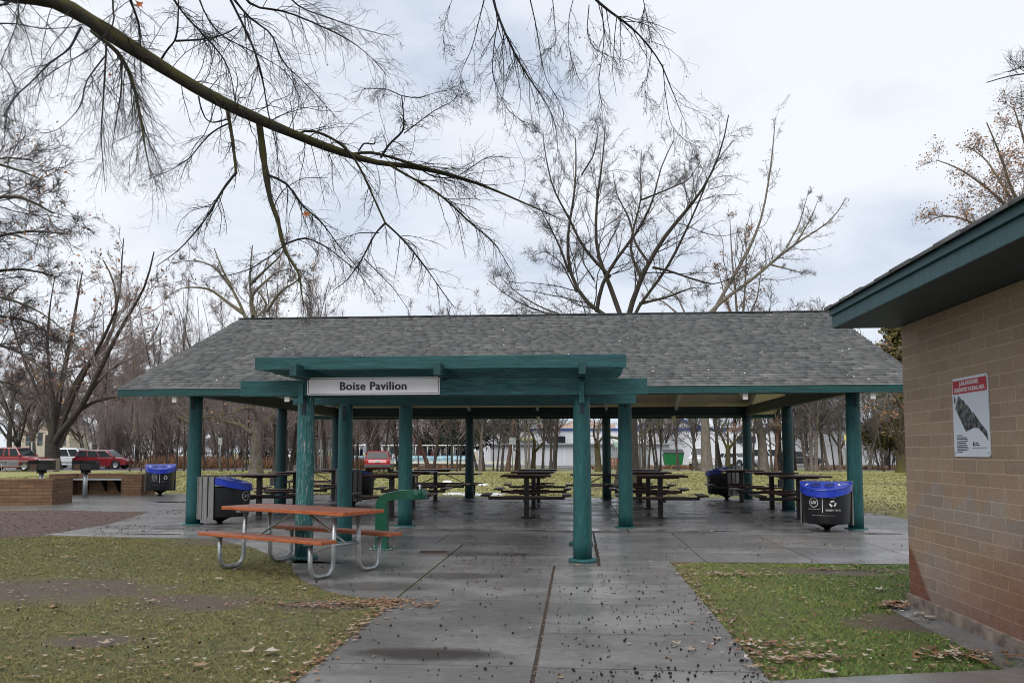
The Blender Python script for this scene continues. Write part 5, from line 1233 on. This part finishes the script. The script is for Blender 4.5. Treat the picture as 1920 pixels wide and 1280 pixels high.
guided('forked bare tree at the far left behind the red pickup', 'old_shade_tree', (36, 880, 4.5, [(35, 860), (35, 830)]),
  [([(34, 835), (28, 810), (20, 780), (8, 750)], 3), ([(36, 830), (45, 800), (50, 770), (70, 745)], 3), ([(34, 840), (20, 815), (5, 795), (-10, 785)], 2.5), ([(36, 825), (38, 790), (30, 760)], 2)],
  0, 'bark_dark', 'twig_grey', 30, (10, 8, 5), .5, .03, None, depth=4, rmin=(.026, .016, .01))
# dense dark crown entering from the left edge
LTw = [([(-260, 640), (-180, 540), (-60, 520), (40, 500), (110, 520)], 9), ([(-260, 620), (-150, 430), (-40, 380), (30, 360), (100, 400)], 9), ([(-250, 600), (-140, 360), (-60, 310), (10, 290), (60, 300)], 8), ([(-260, 660), (-120, 600), (-20, 590), (60, 600), (110, 640)], 7),
       ([(-250, 650), (-100, 480), (0, 440), (60, 430), (130, 440)], 7), ([(-240, 660), (-100, 690), (-10, 640), (40, 660), (90, 700)], 6), ([(-250, 560), (-120, 380), (-30, 300), (40, 320), (85, 340)], 6), ([(-240, 600), (-80, 540), (20, 560), (90, 590), (120, 620)], 5)]
guided('dense dark-twigged tree crown with tan leaves entering from the left edge', 'bare_shade_tree', (-262, 940, 22, [(-262, 800), (-262, 700), (-258, 640)]), LTw,
  0, 'bark_dark', 'twig_dark', 31, (26, 11, 7), .34, .02, (700, .055, .1), depth=3.5, rmin=(.013, .0075, .005), ang=(25, 60), droop=.03, twist=.13)
# sycamore with orange leaves over the block building
X_ = [([(1990, 560), (1960, 440), (1900, 370), (1880, 300), (1850, 230)], 6), ([(1980, 520), (1900, 400), (1850, 350), (1790, 310), (1755, 300)], 5), ([(1980, 560), (1870, 440), (1810, 410), (1760, 400), (1735, 420)], 5), ([(1990, 500), (1940, 350), (1920, 260), (1900, 200)], 6), ([(1990, 480), (1980, 330), (1990, 200)], 6), ([(1960, 450), (1900, 430), (1830, 430), (1780, 440)], 3.5), ([(1900, 380), (1850, 300), (1810, 270)], 3)]
guided('sycamore with clinging orange leaves rising over the block building roof', 'leafy_tree', (1990, 905, 12, [(1990, 760), (1990, 600)]), X_,
  0, 'bark_pale', 'twig_grey', 32, (15, 9, 4), .36, .03, (7500, .06, .18), depth=4, rmin=(.02, .01, .007))
guided('bare branch tips reaching in at the top right corner', 'bare_shade_tree', (2150, 1000, 10, [(2150, 500), (2140, 220)]), [([(2140, 230), (2020, 150), (1960, 135), (1900, 140), (1850, 155)], 4), ([(2140, 260), (2000, 200), (1940, 190), (1905, 205)], 3), ([(2130, 240), (2010, 120), (1930, 120), (1890, 135)], 2.5)],
  0, 'bark_dark', 'twig_over', 33, (12, 6, 4), .25, .02, None, depth=1, rmin=(.008, .005, .003))

# ---- evergreens
def evergreen(name, label, x, y, Y, H_, R_, m, n, seed, bottom=.2, leaf=.22, group=None):
    r = np.random.default_rng(seed); X = (x-1080)/FPX*Y; t = empty(name, (X, Y, 0), 0, label, 'tree', group); TB = Bag()
    TB.add(resample([(X, Y, -.2), (X+.1, Y, H_*.5), (X, Y, H_*.97)], 8)[None], np.linspace(.02*H_, .03, 8)[None], 8)
    z = r.uniform(bottom, .95, 90); a = r.uniform(0, 6.28, 90); L_ = R_*(1-(z-bottom)/(1-bottom))**.7*r.uniform(.6, 1.1, 90)+.3
    S = np.stack([X+0*z, Y+0*z, z*H_], 1); D = np.stack([np.cos(a), np.sin(a), .15+0*a], 1)
    P = grow(S, D, L_, 6, .08, (0, 0, -.01), r); TB.add(P, tapers(np.full(90, .05), 6, .3), 4)
    o = TB.build('trunk', 'bark_dark', t); world(o)
    pts = P[:, 2:].reshape(-1, 3); V, F, T_ = leafcloud(pts, n, leaf, r, .28); o = fastmesh('crown', V, F, m, t, T_); world(o)
evergreen('pine_tree', 'dark pine left of the white warehouse, behind the carts', 880, 0, 84, 7, 3.2, 'needle', 5000, 1, .25)
evergreen('pine_tree', 'dark pine just right of the pale straight trunk', 842, 0, 90, 7.5, 3.4, 'needle', 5000, 2, .3)
evergreen('evergreen_tree', 'olive-green conifer top seen under the block building eave', 1668, 0, 88, 15.5, 3.0, 'olive', 8000, 3, .35, .24)
evergreen('evergreen_shrub', 'olive evergreen shrub behind the right front post', 1645, 0, 72, 4.6, 3.0, 'olive', 5000, 4, .38, .2)

# ---- thin trunks of the wood, six kinds of which every tree is a copy
def sapling(seed, H_, big=False):
    r = np.random.default_rng(seed); TB = Bag(); CB = Bag(); n = 1 if seed % 3 else 2
    S = np.zeros((n, 3)); S[:, 0] = np.linspace(-.1, .1, n) if n > 1 else 0; D = np.stack([r.normal(0, .10, n), r.normal(0, .08, n), np.ones(n)], 1)
    P = grow(S-np.array([0, 0, .1]), D, np.full(n, H_*.9), 12, .055, (0, 0, .01), r); R = np.full(n, .10)[:, None]*np.interp(np.linspace(0, 1, 12), [0, .06, 1], [1.4, 1.0, .25])[None]
    TB.add(P, R, 8)
    S, D, Ln, rr = spawn(P, R, 20 if not big else 16, .16, 1, 25, 55, .34 if not big else .5, .45, r, .6, .016); P = grow(S, D, Ln, 8, .12, (0, 0, .07), r); R = tapers(rr, 8, .35); CB.add(P, R, 4)
    S, D, Ln, rr = spawn(P, R, 8, .15, 1, 25, 60, .5, .55, r, .4, .010); P = grow(S, D, Ln, 6, .18, (0, 0, .04), r); R = tapers(rr, 6, .5); CB.add(P, R, 3)
    S, D, Ln, rr = spawn(P, R, 6, .15, 1, 25, 65, .5, .6, r, .4, .008); P = grow(S, D, np.maximum(Ln, .3), 4, .2, (0, 0, .02), r); CB.add(P, tapers(rr, 4, .6), 3)
    t = empty('bare_tree'); TB.build('trunk', 'bark_thin', t); CB.build('crown', 'twig_mauve', t)
    return t
KIND = [sapling(s, 11) for s in (40, 41, 42, 43, 45)]
WOOD = [(243, 2.5, 0), (265, 2.5, -8), (280, 2.5, 5), (292, 2, -5), (310, 3, 6), (318, 2.5, -12), (330, 4, 3), (345, 3, 8), (376, 3, -4), (383, 3, 5), (415, 5, -8), (428, 3, -3), (442, 3, -10), (455, 3, 6), (462, 3, 2), (515, 5, 2), (531, 8, 4), (545, 4, 14), (590, 4, 4), (612, 4, -6),
        (655, 2.6, 0), (662, 2.6, 2), (669, 2.6, 5), (692, 9, 0), (703, 6, 3), (711, 4, 2), (719, 3, -2), (748, 4, -9), (785, 2.6, -4), (806, 8, -8), (813, 6, -2), (839, 2.5, 0), (848, 4, 4), (856, 3, 0), (862, 3.5, 2), (886, 2.6, -5), (895, 4, -10), (901, 5.5, 1), (908, 4.5, 8), (925, 2.5, 0), (932, 3, 2), (941, 5, 5), (952, 8, 10), (968, 6, 3), (974, 5, -2), (990, 5, 0), (1018, 5, 2), (1035, 5, 8), (1042, 4, 13),
        (1200, 3.5, 1), (1208, 4, 1), (1216, 4, 5), (1232, 4, -8), (1238, 3, 2), (1272, 4, 0), (1298, 3, 7), (1308, 4, -6), (1343, 4, -2), (1352, 4, -6), (1378, 4, 6), (1412, 4, 2), (1448, 4, -6), (1455, 7, 4), (1462, 6, 2), (1492, 2.6, -2), (1515, 4.5, -9), (1526, 7, 6), (1533, 2.5, 0), (1543, 5, 12), (1554, 6, -3), (1565, 2.5, -3), (1575, 3, -2), (1590, 5, 0), (1629, 4.5, 2), (1648, 3, -4), (1658, 3, -3)]
BAYS = [(180, 355, 'left of the pavilion'), (355, 505, 'between the two leftmost posts'), (505, 640, 'around the peeling post'), (640, 760, 'around the red wagon'), (760, 880, 'before the blue carts'),
        (880, 1060, 'before the grey shed'), (1060, 1250, 'just right of the pergola'), (1250, 1400, 'near the green dumpster'), (1400, 1480, 'between the rear right posts'), (1480, 1605, 'left of the front right post'), (1605, 1700, 'beside the block building')]
ORD = ['first', 'second', 'third', 'fourth', 'fifth', 'sixth', 'seventh', 'eighth', 'ninth', 'tenth', 'eleventh', 'twelfth', 'thirteenth', 'fourteenth', 'fifteenth', 'sixteenth', 'seventeenth', 'eighteenth', 'nineteenth', 'twentieth']
rw = random.Random(8); cnt = {}; used = set()
barks = {806: 'bark_brown', 952: 'bark_brown', 968: 'bark_brown', 1455: 'bark_brown', 901: 'bark_pale', 1526: 'bark_pale', 1543: 'bark_pale', 1554: 'bark_pale', 1515: 'bark_pale'}
for x, wpx, lean in sorted(WOOD):
    y = 884-rw.uniform(0, 3); b = G(x, y); s = b[1]/FPX; ki = rw.randrange(5)
    if ki in used: o = copy_tree(KIND[ki])
    else: o = KIND[ki]; used.add(ki)
    o.location = (b[0], b[1], 0); q = wpx*s/.2
    zz = rw.uniform(.9, 1.35)*(1.0 if x > 640 else 1.25); q2 = max(.85, min(q, 1.6))
    o.scale = (q2, q2, zz); o.rotation_euler = (0, math.atan(lean/95.0), rw.uniform(0, 6.28) if abs(lean) < 3 else 0)
    for ch in kids(o):
        if ch.name.startswith('trunk'):
            ch.scale = (q/q2, q/q2, 1)
            mm = barks.get(x, 'bark_thin' if (int(x) % 3) else 'bark_pale' if x > 880 else 'bark_dark')
            ch.material_slots[0].link = 'OBJECT'; ch.material_slots[0].material = M[mm]
        else:
            ch.material_slots[0].link = 'OBJECT'; ch.material_slots[0].material = M['twig_mauve' if x < 900 else 'twig_grey']
    bay = next(n_ for a, b_, n_ in BAYS if a <= x < b_); i = cnt.get(bay, 0); cnt[bay] = i+1
    tag(o, f'slender bare tree {bay}, {ORD[i]} from the left there', 'tree', 'slender bare trees behind the pavilion')
# ---- bigger trees deeper in the wood
def bigtree(seed):
    r = np.random.default_rng(seed); TB = Bag(); CB = Bag()
    P = grow(np.array([[0, 0, -.1]]), np.array([[.03, 0, 1.]]), np.array([9.]), 8, .05, (0, 0, 0), r); R = np.array([np.linspace(.34, .16, 8)]); TB.add(P, R, 10)
    S, D, Ln, rr = spawn(P, R, 10, .28, 1, 20, 50, 1.0, .6, r, .3, .1); P = grow(S, D, Ln, 12, .10, (0, 0, .06), r); R = tapers(rr, 12, .25); TB.add(P, R, 6)
    S, D, Ln, rr = spawn(P, R, 11, .15, 1, 25, 60, .42, .5, r, .5, .03); P = grow(S, D, Ln, 8, .14, (0, 0, .05), r); R = tapers(rr, 8, .4); CB.add(P, R, 4)
    S, D, Ln, rr = spawn(P, R, 9, .15, 1, 25, 60, .5, .55, r, .4, .017); P = grow(S, D, Ln, 5, .18, (0, 0, .03), r); R = tapers(rr, 5, .5); CB.add(P, R, 3)
    S, D, Ln, rr = spawn(P, R, 6, .15, 1, 25, 65, .5, .7, r, .4, .014); P = grow(S, D, np.maximum(Ln, .4), 4, .2, (0, 0, .02), r); CB.add(P, tapers(rr, 4, .6), 3)
    t = empty('tall_bare_tree'); TB.build('trunk', 'bark_dark', t); CB.build('crown', 'twig_mauve', t)
    return t
BK = [bigtree(s) for s in (60, 61, 62)]
FAR = [(10, 160, 1.3), (60, 170, 1.25), (120, 165, 1.3), (175, 175, 1.3), (230, 160, 1.2), (285, 170, 1.3), (345, 165, 1.2), (405, 172, 1.3), (465, 160, 1.15), (520, 170, 1.25), (575, 165, 1.2), (635, 172, 1.1), (690, 165, 1.05), (158, 105, 1.25), (195, 120, 1.1), (226, 98, 1.05), (268, 112, 1.0), (300, 100, .9), (332, 118, 1.05), (360, 104, .95), (398, 125, 1.0), (436, 108, .9), (500, 110, 1.0), (548, 122, 1.05), (585, 105, .85), (622, 118, .95), (664, 108, .8), (700, 124, .9), (745, 112, .75), (790, 128, .85), (828, 112, .72), (868, 124, .8), (20, 120, 1.1), (70, 112, .95), (-30, 105, 1.1), (935, 98, .62), (1030, 97, .60), (1240, 98, .55), (1500, 97, .62), (1560, 98, .72), (1640, 96, .9), (1720, 92, 1.0)]
used = set()
for i, (x, Yv, s) in enumerate(sorted(FAR)):
    ki = i % 3
    if ki in used: o = copy_tree(BK[ki])
    else: o = BK[ki]; used.add(ki)
    o.location = ((x-1080)/FPX*Yv, Yv, 0); o.scale = (s, s, s*.95); o.rotation_euler.z = i*2.4
    side = 'behind the left wood and pavilion roof' if x < 900 else 'near the white warehouse'
    q = cnt.get(side, 0); cnt[side] = q+1
    lbq = ORD[q] if q < 20 else 'twenty-'+ORD[q-20] if q < 29 else 'thirtieth' if q == 29 else 'thirty-'+ORD[q-30]
    tag(o, f'tall mauve-brown bare tree {side}, {lbq} from the left', 'tree', 'tall bare trees of the far wood')

# ---- multi-stemmed thicket filling the wood from the ground up
def thicket(seed):
    r = np.random.default_rng(seed); CB = Bag(); TB = Bag(); n = 9
    S = r.normal(0, .35, (n, 3)); S[:, 2] = -.1; D = np.stack([r.normal(0, .28, n), r.normal(0, .28, n), np.ones(n)], 1)
    P = grow(S, D, r.uniform(4.5, 7.5, n), 10, .07, (0, 0, .0), r); R = tapers(np.full(n, .06), 10, .25); TB.add(P, R, 5)
    S, D, Ln, rr = spawn(P, R, 12, .15, 1, 20, 55, .36, .4, r, .4, .013); P = grow(S, D, Ln, 7, .13, (0, 0, .05), r); R = tapers(rr, 7, .4); CB.add(P, R, 3)
    S, D, Ln, rr = spawn(P, R, 9, .1, 1, 20, 60, .5, .6, r, .4, .010); P = grow(S, D, np.maximum(Ln, .3), 5, .18, (0, 0, .03), r); CB.add(P, tapers(rr, 5, .5), 3)
    S, D, Ln, rr = spawn(P, R[:1].repeat(len(P), 0)[:, :5], 3, .1, 1, 20, 60, .5, .6, r, .4, .009); P = grow(S, D, np.maximum(Ln, .25), 3, .2, (0, 0, .03), r); CB.add(P, tapers(rr, 3, .6), 3)
    t = empty('thicket_shrub'); TB.build('stem', 'bark_thin', t); CB.build('crown', 'twig_mauve', t)
    return t
TK = [thicket(s) for s in (70, 71, 72)]; used = set(); tx_ = []
for i in range(27): tx_.append((150+i*19+rw.uniform(-7, 7), rw.uniform(80, 98), rw.uniform(.8, 1.25)))
for i in range(12): tx_.append((645+i*21+rw.uniform(-7, 7), rw.uniform(128, 150), rw.uniform(.8, 1.2)))
for i in range(5): tx_.append((1610+i*20, rw.uniform(84, 90), rw.uniform(.5, .8)))
tcount = {}
for i, (x, Yv, s) in enumerate(sorted(tx_)):
    ki = i % 3
    if ki in used: o = copy_tree(TK[ki])
    else: o = TK[ki]; used.add(ki)
    o.location = ((x-1080)/FPX*Yv, Yv, 0); o.scale = (s, s, s); o.rotation_euler.z = i*1.9
    side = 'left of the pavilion' if x < 360 else 'under the left roof half' if x < 640 else 'behind the blue carts' if x < 1000 else 'right of the right post'
    q = tcount.get(side, 0); tcount[side] = q+1
    tag(o, f'twiggy mauve-brown thicket shrub {side}, {ORD[q]} from the left there', 'shrub', 'thicket shrubs of the wood')

# ============================================================ GROUND COVER
def blades(name, n, test, xr, yr, h0, h1, m, w_=.004, pw=1.6, seed=0, lean=.5):
    r = np.random.default_rng(seed); u = r.random(n)**pw
    y = yr[0]+(yr[1]-yr[0])*u; x = r.uniform(xr[0], xr[1], n); k = test(x, y); x, y = x[k], y[k]; n = len(x)
    a = r.uniform(0, 6.28, n); h = r.uniform(h0, h1, n); sc_ = 1+np.maximum(0, y-7)*.10; ww = w_*sc_*r.uniform(.7, 1.4, n); lx, ly = r.normal(0, lean, n)*h, r.normal(0, lean, n)*h
    if m == 'bladesR': lx = lx*1.2
    V = np.stack([np.stack([x-np.cos(a)*ww, y-np.sin(a)*ww, 0*x], 1), np.stack([x+np.cos(a)*ww, y+np.sin(a)*ww, 0*x], 1), np.stack([x+lx, y+ly, h], 1)], 1).reshape(-1, 3)
    clump = .5+.35*np.sin(x*2.1+np.sin(y*1.7)*2)*np.sin(y*2.6+np.cos(x*1.3)*2)+.3*np.sin(x*6.3+2*np.sin(y*5))*np.sin(y*7.7+2*np.cos(x*4))
    if yr[1] < 15:                                                    # thin, uneven turf: soil shows between the tufts
        kp = r.random(n) < np.clip(.30+.75*clump+.25*np.sin(x*23+4*np.sin(y*19))*np.sin(y*27+3*np.cos(x*17)), .12, 1); V = V.reshape(n, 3, 3)[kp].reshape(-1, 3); clump = clump[kp]; x, y = x[kp], y[kp]; n = len(x)
    o = fastmesh(name, V, np.arange(3*n).reshape(n, 3), m, None, np.clip(r.normal(.33, .22, n)+.25*clump+(.28-.16*(x-1.3)+.05*(y-9) if m == 'bladesR' else 0), 0, 1)); return o
def inpoly(x, y, poly):
    c = np.zeros(len(x), bool); n = len(poly); j = n-1
    for i in range(n):
        xi, yi = poly[i]; xj, yj = poly[j]; c ^= ((yi > y) != (yj > y)) & (x < (xj-xi)*(y-yi)/(yj-yi+1e-12)+xi); j = i
    return c
LAWN_L = [g2(640, 1240), (-1.86, 4.5), (-9, 4.0), (-14, 8), (-14, 14.3), g2(80, 1004), g2(240, 1008), g2(400, 1011), g2(470, 1026), g2(546, 1050), g2(548, 1068), g2(570, 1091), g2(608, 1108), g2(665, 1120), (-1.86, 8.33)]
LAWN_R = [(1.27, 11.49), (1.27, 5.75), g2(1445, 1277), g2(1920, 1254), (3.28, 6.2), (2.99, 6.6), (2.98, 8.4), (3.6, 8.8), (9, 9), (9, 11.49)]
def mudmask(x, y, r):
    k = np.ones(len(x), bool)
    for i, p in enumerate(PATCHES[:7]):
        d = ((x-p[0])/p[2])**2+((y-p[1])/p[3])**2+.5*np.sin(x*5+3*np.sin(y*3))+.4*np.sin(y*11+x*4); k &= r.random(len(x)) > np.clip(1.7-d*.9, .03, .96)
    return k
rb = np.random.default_rng(3)
tag(blades('grass', 420000, lambda x, y: inpoly(x, y, LAWN_L) & mudmask(x, y, rb), (-14, -1.8), (5, 14.4), .006, .021, 'blades', .0035, 1.7, 1, 1.0), 'short olive-green turf of the left lawn', 'grass', None, 'stuff')
tag(blades('grass', 190000, lambda x, y: inpoly(x, y, LAWN_R) & mudmask(x, y, rb), (1.27, 8), (5.5, 11.5), .010, .030, 'bladesR', .0038, 1.3, 2, .8), 'short fresh green turf between the path and the block building', 'grass', None, 'stuff')
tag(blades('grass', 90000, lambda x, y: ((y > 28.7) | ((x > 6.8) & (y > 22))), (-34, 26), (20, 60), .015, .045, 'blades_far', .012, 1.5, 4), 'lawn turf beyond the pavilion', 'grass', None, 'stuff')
tag(blades('dry_grass', 11000, lambda x, y: (np.sin(x*1.3)+np.sin(x*.37+2)+.6*np.sin(x*3.1)) > .1, (-42, -17.5), (71, 77), .3, 1.35, 'drygrass', .006, 1, 5, .35), 'dry orange grass clumps growing under the left wood', 'grass', None, 'stuff')
tag(blades('undergrowth', 9000, lambda x, y: (np.sin(x*.9)+np.sin(x*.31)+.5*np.sin(x*2.7)) > .1, (-17, 40), (73, 78), .08, .42, 'drygrass', .008, 1, 6, .8), 'low brown undergrowth along the far footpath', 'undergrowth', None, 'stuff')
def litter(name, spots, m='leaves', seed=0):
    r_ = random.Random(seed); V = []; F = []; T_ = []; lib = [leaf_shape(1.0, r_, .4, r_.choice((5, 5, 3))) for _ in range(24)]
    for x, y, z, s, tone in spots:
        lv, lf = r_.choice(lib); a = r_.uniform(0, 6.28); tx, ty = r_.gauss(0, .16), r_.gauss(0, .16); b = len(V); ca, sa = math.cos(a), math.sin(a)
        for vx, vy, vz in lv:
            px_, py_ = (vx*ca-vy*sa)*s, (vx*sa+vy*ca)*s; V.append((x+px_, y+py_, z+.004+abs(vz)*s*.6+abs(px_*tx+py_*ty)))
        F += [(b+i, b+j, b+k) for i, j, k in lf]; T_ += [min(1, max(0, tone+r_.gauss(0, .10)))]*len(lf)
    return fastmesh(name, V, F, m, None, T_)
rs = random.Random(12); sp = []
def clus(x, y, n, sx, sy, s0, s1, z, tones=None):
    for _ in range(n): sp.append((rs.gauss(x, sx), rs.gauss(y, sy), z, rs.uniform(s0, s1), rs.choice(tones) if tones else rs.random()))
for _ in range(5200):                                               # fine bits trodden into the turf
    y = 5.3+8.6*rs.random()**1.4; x = rs.uniform(-11, -1.9)
    if inpoly(np.array([x]), np.array([y]), LAWN_L)[0]: sp.append((x, y, .016, rs.uniform(.004, .013), rs.choice((.02, .1, .2, .3, .5, .7, .9))))
for _ in range(1500):
    y = 5.6+5.8*rs.random(); x = rs.uniform(1.3, 5.2)
    if inpoly(np.array([x]), np.array([y]), LAWN_R)[0]: sp.append((x, y, .022, rs.uniform(.004, .014), rs.choice((.05, .2, .5, .7, .9))))
for _ in range(2400):                                               # left lawn
    y = 5.3+8.6*rs.random()**1.3; x = rs.uniform(-11, -1.9)
    if inpoly(np.array([x]), np.array([y]), LAWN_L)[0]: sp.append((x, y, .020, rs.uniform(.012, .040), rs.choice((.1, .2, .35, .5, .6, .7, .8, .95))))
for _ in range(520):
    y = 5.6+5.8*rs.random(); x = rs.uniform(1.3, 5.2)
    if inpoly(np.array([x]), np.array([y]), LAWN_R)[0]: sp.append((x, y, .026, rs.uniform(.012, .042), rs.choice((.2, .3, .6, .75, .85, .95))))
clus(*g2(690, 1132), 260, .28, .13, .015, .045, .02, (.25, .4, .5)); clus(*g2(650, 1138), 120, .5, .12, .015, .05, .02, (.2, .35, .6))
for i in range(240):                                                # along the path edges and joints
    t_ = rs.random(); sp.append((-1.86+rs.gauss(0, .05), 5.2+3.2*t_, .02, rs.uniform(.012, .045), rs.choice((.1, .3, .5, .7)))); sp.append((1.28+rs.gauss(.03, .05), 5.6+5.8*rs.random(), .02, rs.uniform(.012, .04), rs.choice((.1, .3, .5, .8))))
for i in range(420): sp.append((-.284+rs.gauss(0, .016), 5.0+6*rs.random(), .006, rs.uniform(.005, .014), rs.choice((.05, .2, .5, .7))))
for i in range(160): sp.append((.31+rs.gauss(0, .02), 11.0+4.5*rs.random(), .006, rs.uniform(.006, .02), rs.choice((.05, .2, .3, .5))))
clus(*g2(1690, 1140), 60, .10, .09, .04, .085, .03, (.35, .3, .9, .25)); clus(*g2(1740, 1160), 50, .12, .12, .02, .05, .03, (.7, .9, .5)); clus(*g2(1800, 1235), 60, .22, .1, .03, .07, .03, (.2, .3, .8, .9))
clus(*g2(1440, 1215), 60, .3, .12, .02, .06, .03, (.2, .3, .8, .9)); clus(*g2(1370, 1080), 110, .35, .08, .02, .05, .03, (.4, .6, .8)); clus(*g2(1520, 1240), 60, .3, .12, .03, .06, .03); clus(*g2(1590, 1070), 50, .3, .06, .02, .05, .02, (.1, .2, .8))
clus(*g2(1470, 1020), 160, .5, .18, .01, .03, .014, (.25, .3, .45)); clus(*g2(530, 925), 30, .5, .2, .02, .05, .036)
for _ in range(330): sp.append((rs.uniform(-8, 5.7), rs.uniform(15.8, 26.5), .036, rs.uniform(.015, .05), rs.choice((.03, .06, .1, .2, .3))))
for _ in range(230): sp.append((rs.uniform(-5, 5), rs.uniform(5.5, 15.4), .014, rs.uniform(.008, .04), rs.choice((.1, .3, .5, .8))))
clus(*g2(90, 1000), 60, 1.2, .5, .02, .05, .015)
for _ in range(2600): sp.append((rs.uniform(-19, -9.6), rs.uniform(14.4, 20.4), .007, rs.uniform(.012, .05), rs.choice((.02, .05, .15, .5, .6))))
sp = [q for q in sp if not (q[0] > 3.2 and q[1] < 8.6)]
tag(litter('fallen_leaves', sp, seed=1), 'fallen leaf litter on lawns, path joints and pavilion floor', 'leaves', None, 'stuff')
sp = []
for _ in range(4200):
    y = 28.6+38*rs.random()**1.5; x = rs.uniform(-.52*y, .42*y)
    if -26 < x or True: sp.append((x, y, .03, rs.uniform(.025, .085), rs.choice((.45, .6, .8, .9, 1, .3))))
for _ in range(1500): y = 20.4+9*rs.random()**1.6; sp.append((rs.uniform(6.6, 13.5), y, .03, rs.uniform(.03, .08), rs.choice((.3, .4, .8, 1, .9))))
tag(litter('fallen_leaves', sp, seed=2), 'pale leaf litter over the far lawn', 'leaves', None, 'stuff')
# conspicuous single leaves
one = [(505, 1228, .10, .98, 'large upturned pale plane leaf near the lower lawn edge by the path'), (465, 1231, .075, .75, 'tan curled leaf lying beside the large upturned pale leaf'), (198, 1213, .075, .85, 'pale grey folded leaf on the lower left lawn'), (128, 1049, .10, .55, 'buff star-shaped leaf on the upper left lawn'),
       (412, 1090, .09, .72, 'pale star-shaped leaf on the lawn below the picnic table'), (100, 1147, .09, .45, 'orange-brown leaf on the left lawn, beside bare mud'), (280, 1132, .08, .8, 'buff leaf above the middle of the left lawn'), (1080, 1027, .08, .7, 'tan leaf on the pavement left of the pergola post'),
       (1085, 1061, .09, .75, 'buff leaf at the foot of the right pergola post'), (375, 1255, .08, .5, 'brown leaf near the bottom edge of the left lawn'), (1555, 1268, .08, .95, 'pale leaf near the bottom edge of the right lawn'), (1410, 1258, .08, .6, 'tan leaf at the corner of path and right lawn'), (1650, 1110, .08, .9, 'pale leaf on fresh turf near the rust-stained wall corner')]
for x, y, s, t_, lb_ in one:
    X, Y = g2(x, y); o = litter('fallen_leaf', [(0, 0, 0, s, t_)], seed=int(x)); o.location = (X, Y, .03 if not (1070 < x < 1090) else .014); tag(o, lb_, 'leaf')
# dark seed balls on the pavements
ns = []; 
for _ in range(430): ns.append((rs.uniform(-.2, 1.2), 5.0+6.2*rs.random()**1.3, .012))
for _ in range(260): ns.append((rs.uniform(-1.8, -.35), 5.2+9.5*rs.random(), .012))
for _ in range(320): ns.append((rs.uniform(-3.8, .2), rs.uniform(9.2, 15.4), .012))
for _ in range(420): a = g2(rs.uniform(170, 420), rs.uniform(985, 1006)); ns.append((a[0], a[1], .012))
for _ in range(45): ns.append((rs.gauss(.55, .25), rs.gauss(5.75, .12), .012))
for _ in range(90): ns.append((1.2+rs.gauss(-.02, .05), rs.uniform(5.5, 9), .012)); 
for _ in range(120): ns.append((rs.uniform(.4, 6), rs.uniform(11.6, 15.4), .012))
for _ in range(300): ns.append((rs.uniform(-9, -2), rs.uniform(6, 13), .02))
ns = np.array(ns); k = len(ns); sz = rng.uniform(.003, .0105, (k, 1, 1))
sz[:, 0, 0] *= np.where(rng.random(k) < .25, 1.25, .85)
oc1 = norm(oc); oc2 = np.concatenate([oc1, norm(np.array([(a, b, c) for a in (-1, 1) for b in (-1, 1) for c in (-1, 1)]))])
fc_ = []
for v in range(8):
    s_ = [(-1, 1)[(v >> 2) & 1], (-1, 1)[(v >> 1) & 1], (-1, 1)[v & 1]]; tri = [0 if s_[0] > 0 else 1, 2 if s_[1] > 0 else 3, 4 if s_[2] > 0 else 5]
    for a, b in ((0, 1), (1, 2), (2, 0)): fc_.append((tri[a], tri[b], 6+v))
V = ((ns[:, None]+np.array([0, 0, 1])*sz)+oc2[None]*sz*rng.uniform(.75, 1.2, (k, 14, 1))).reshape(-1, 3)
F = (np.array(fc_)[None]+14*np.arange(k)[:, None, None]).reshape(-1, 3)
tag(fastmesh('seed_balls', V, F, 'seed'), 'dark seed balls scattered over the paving', 'seeds', None, 'stuff')
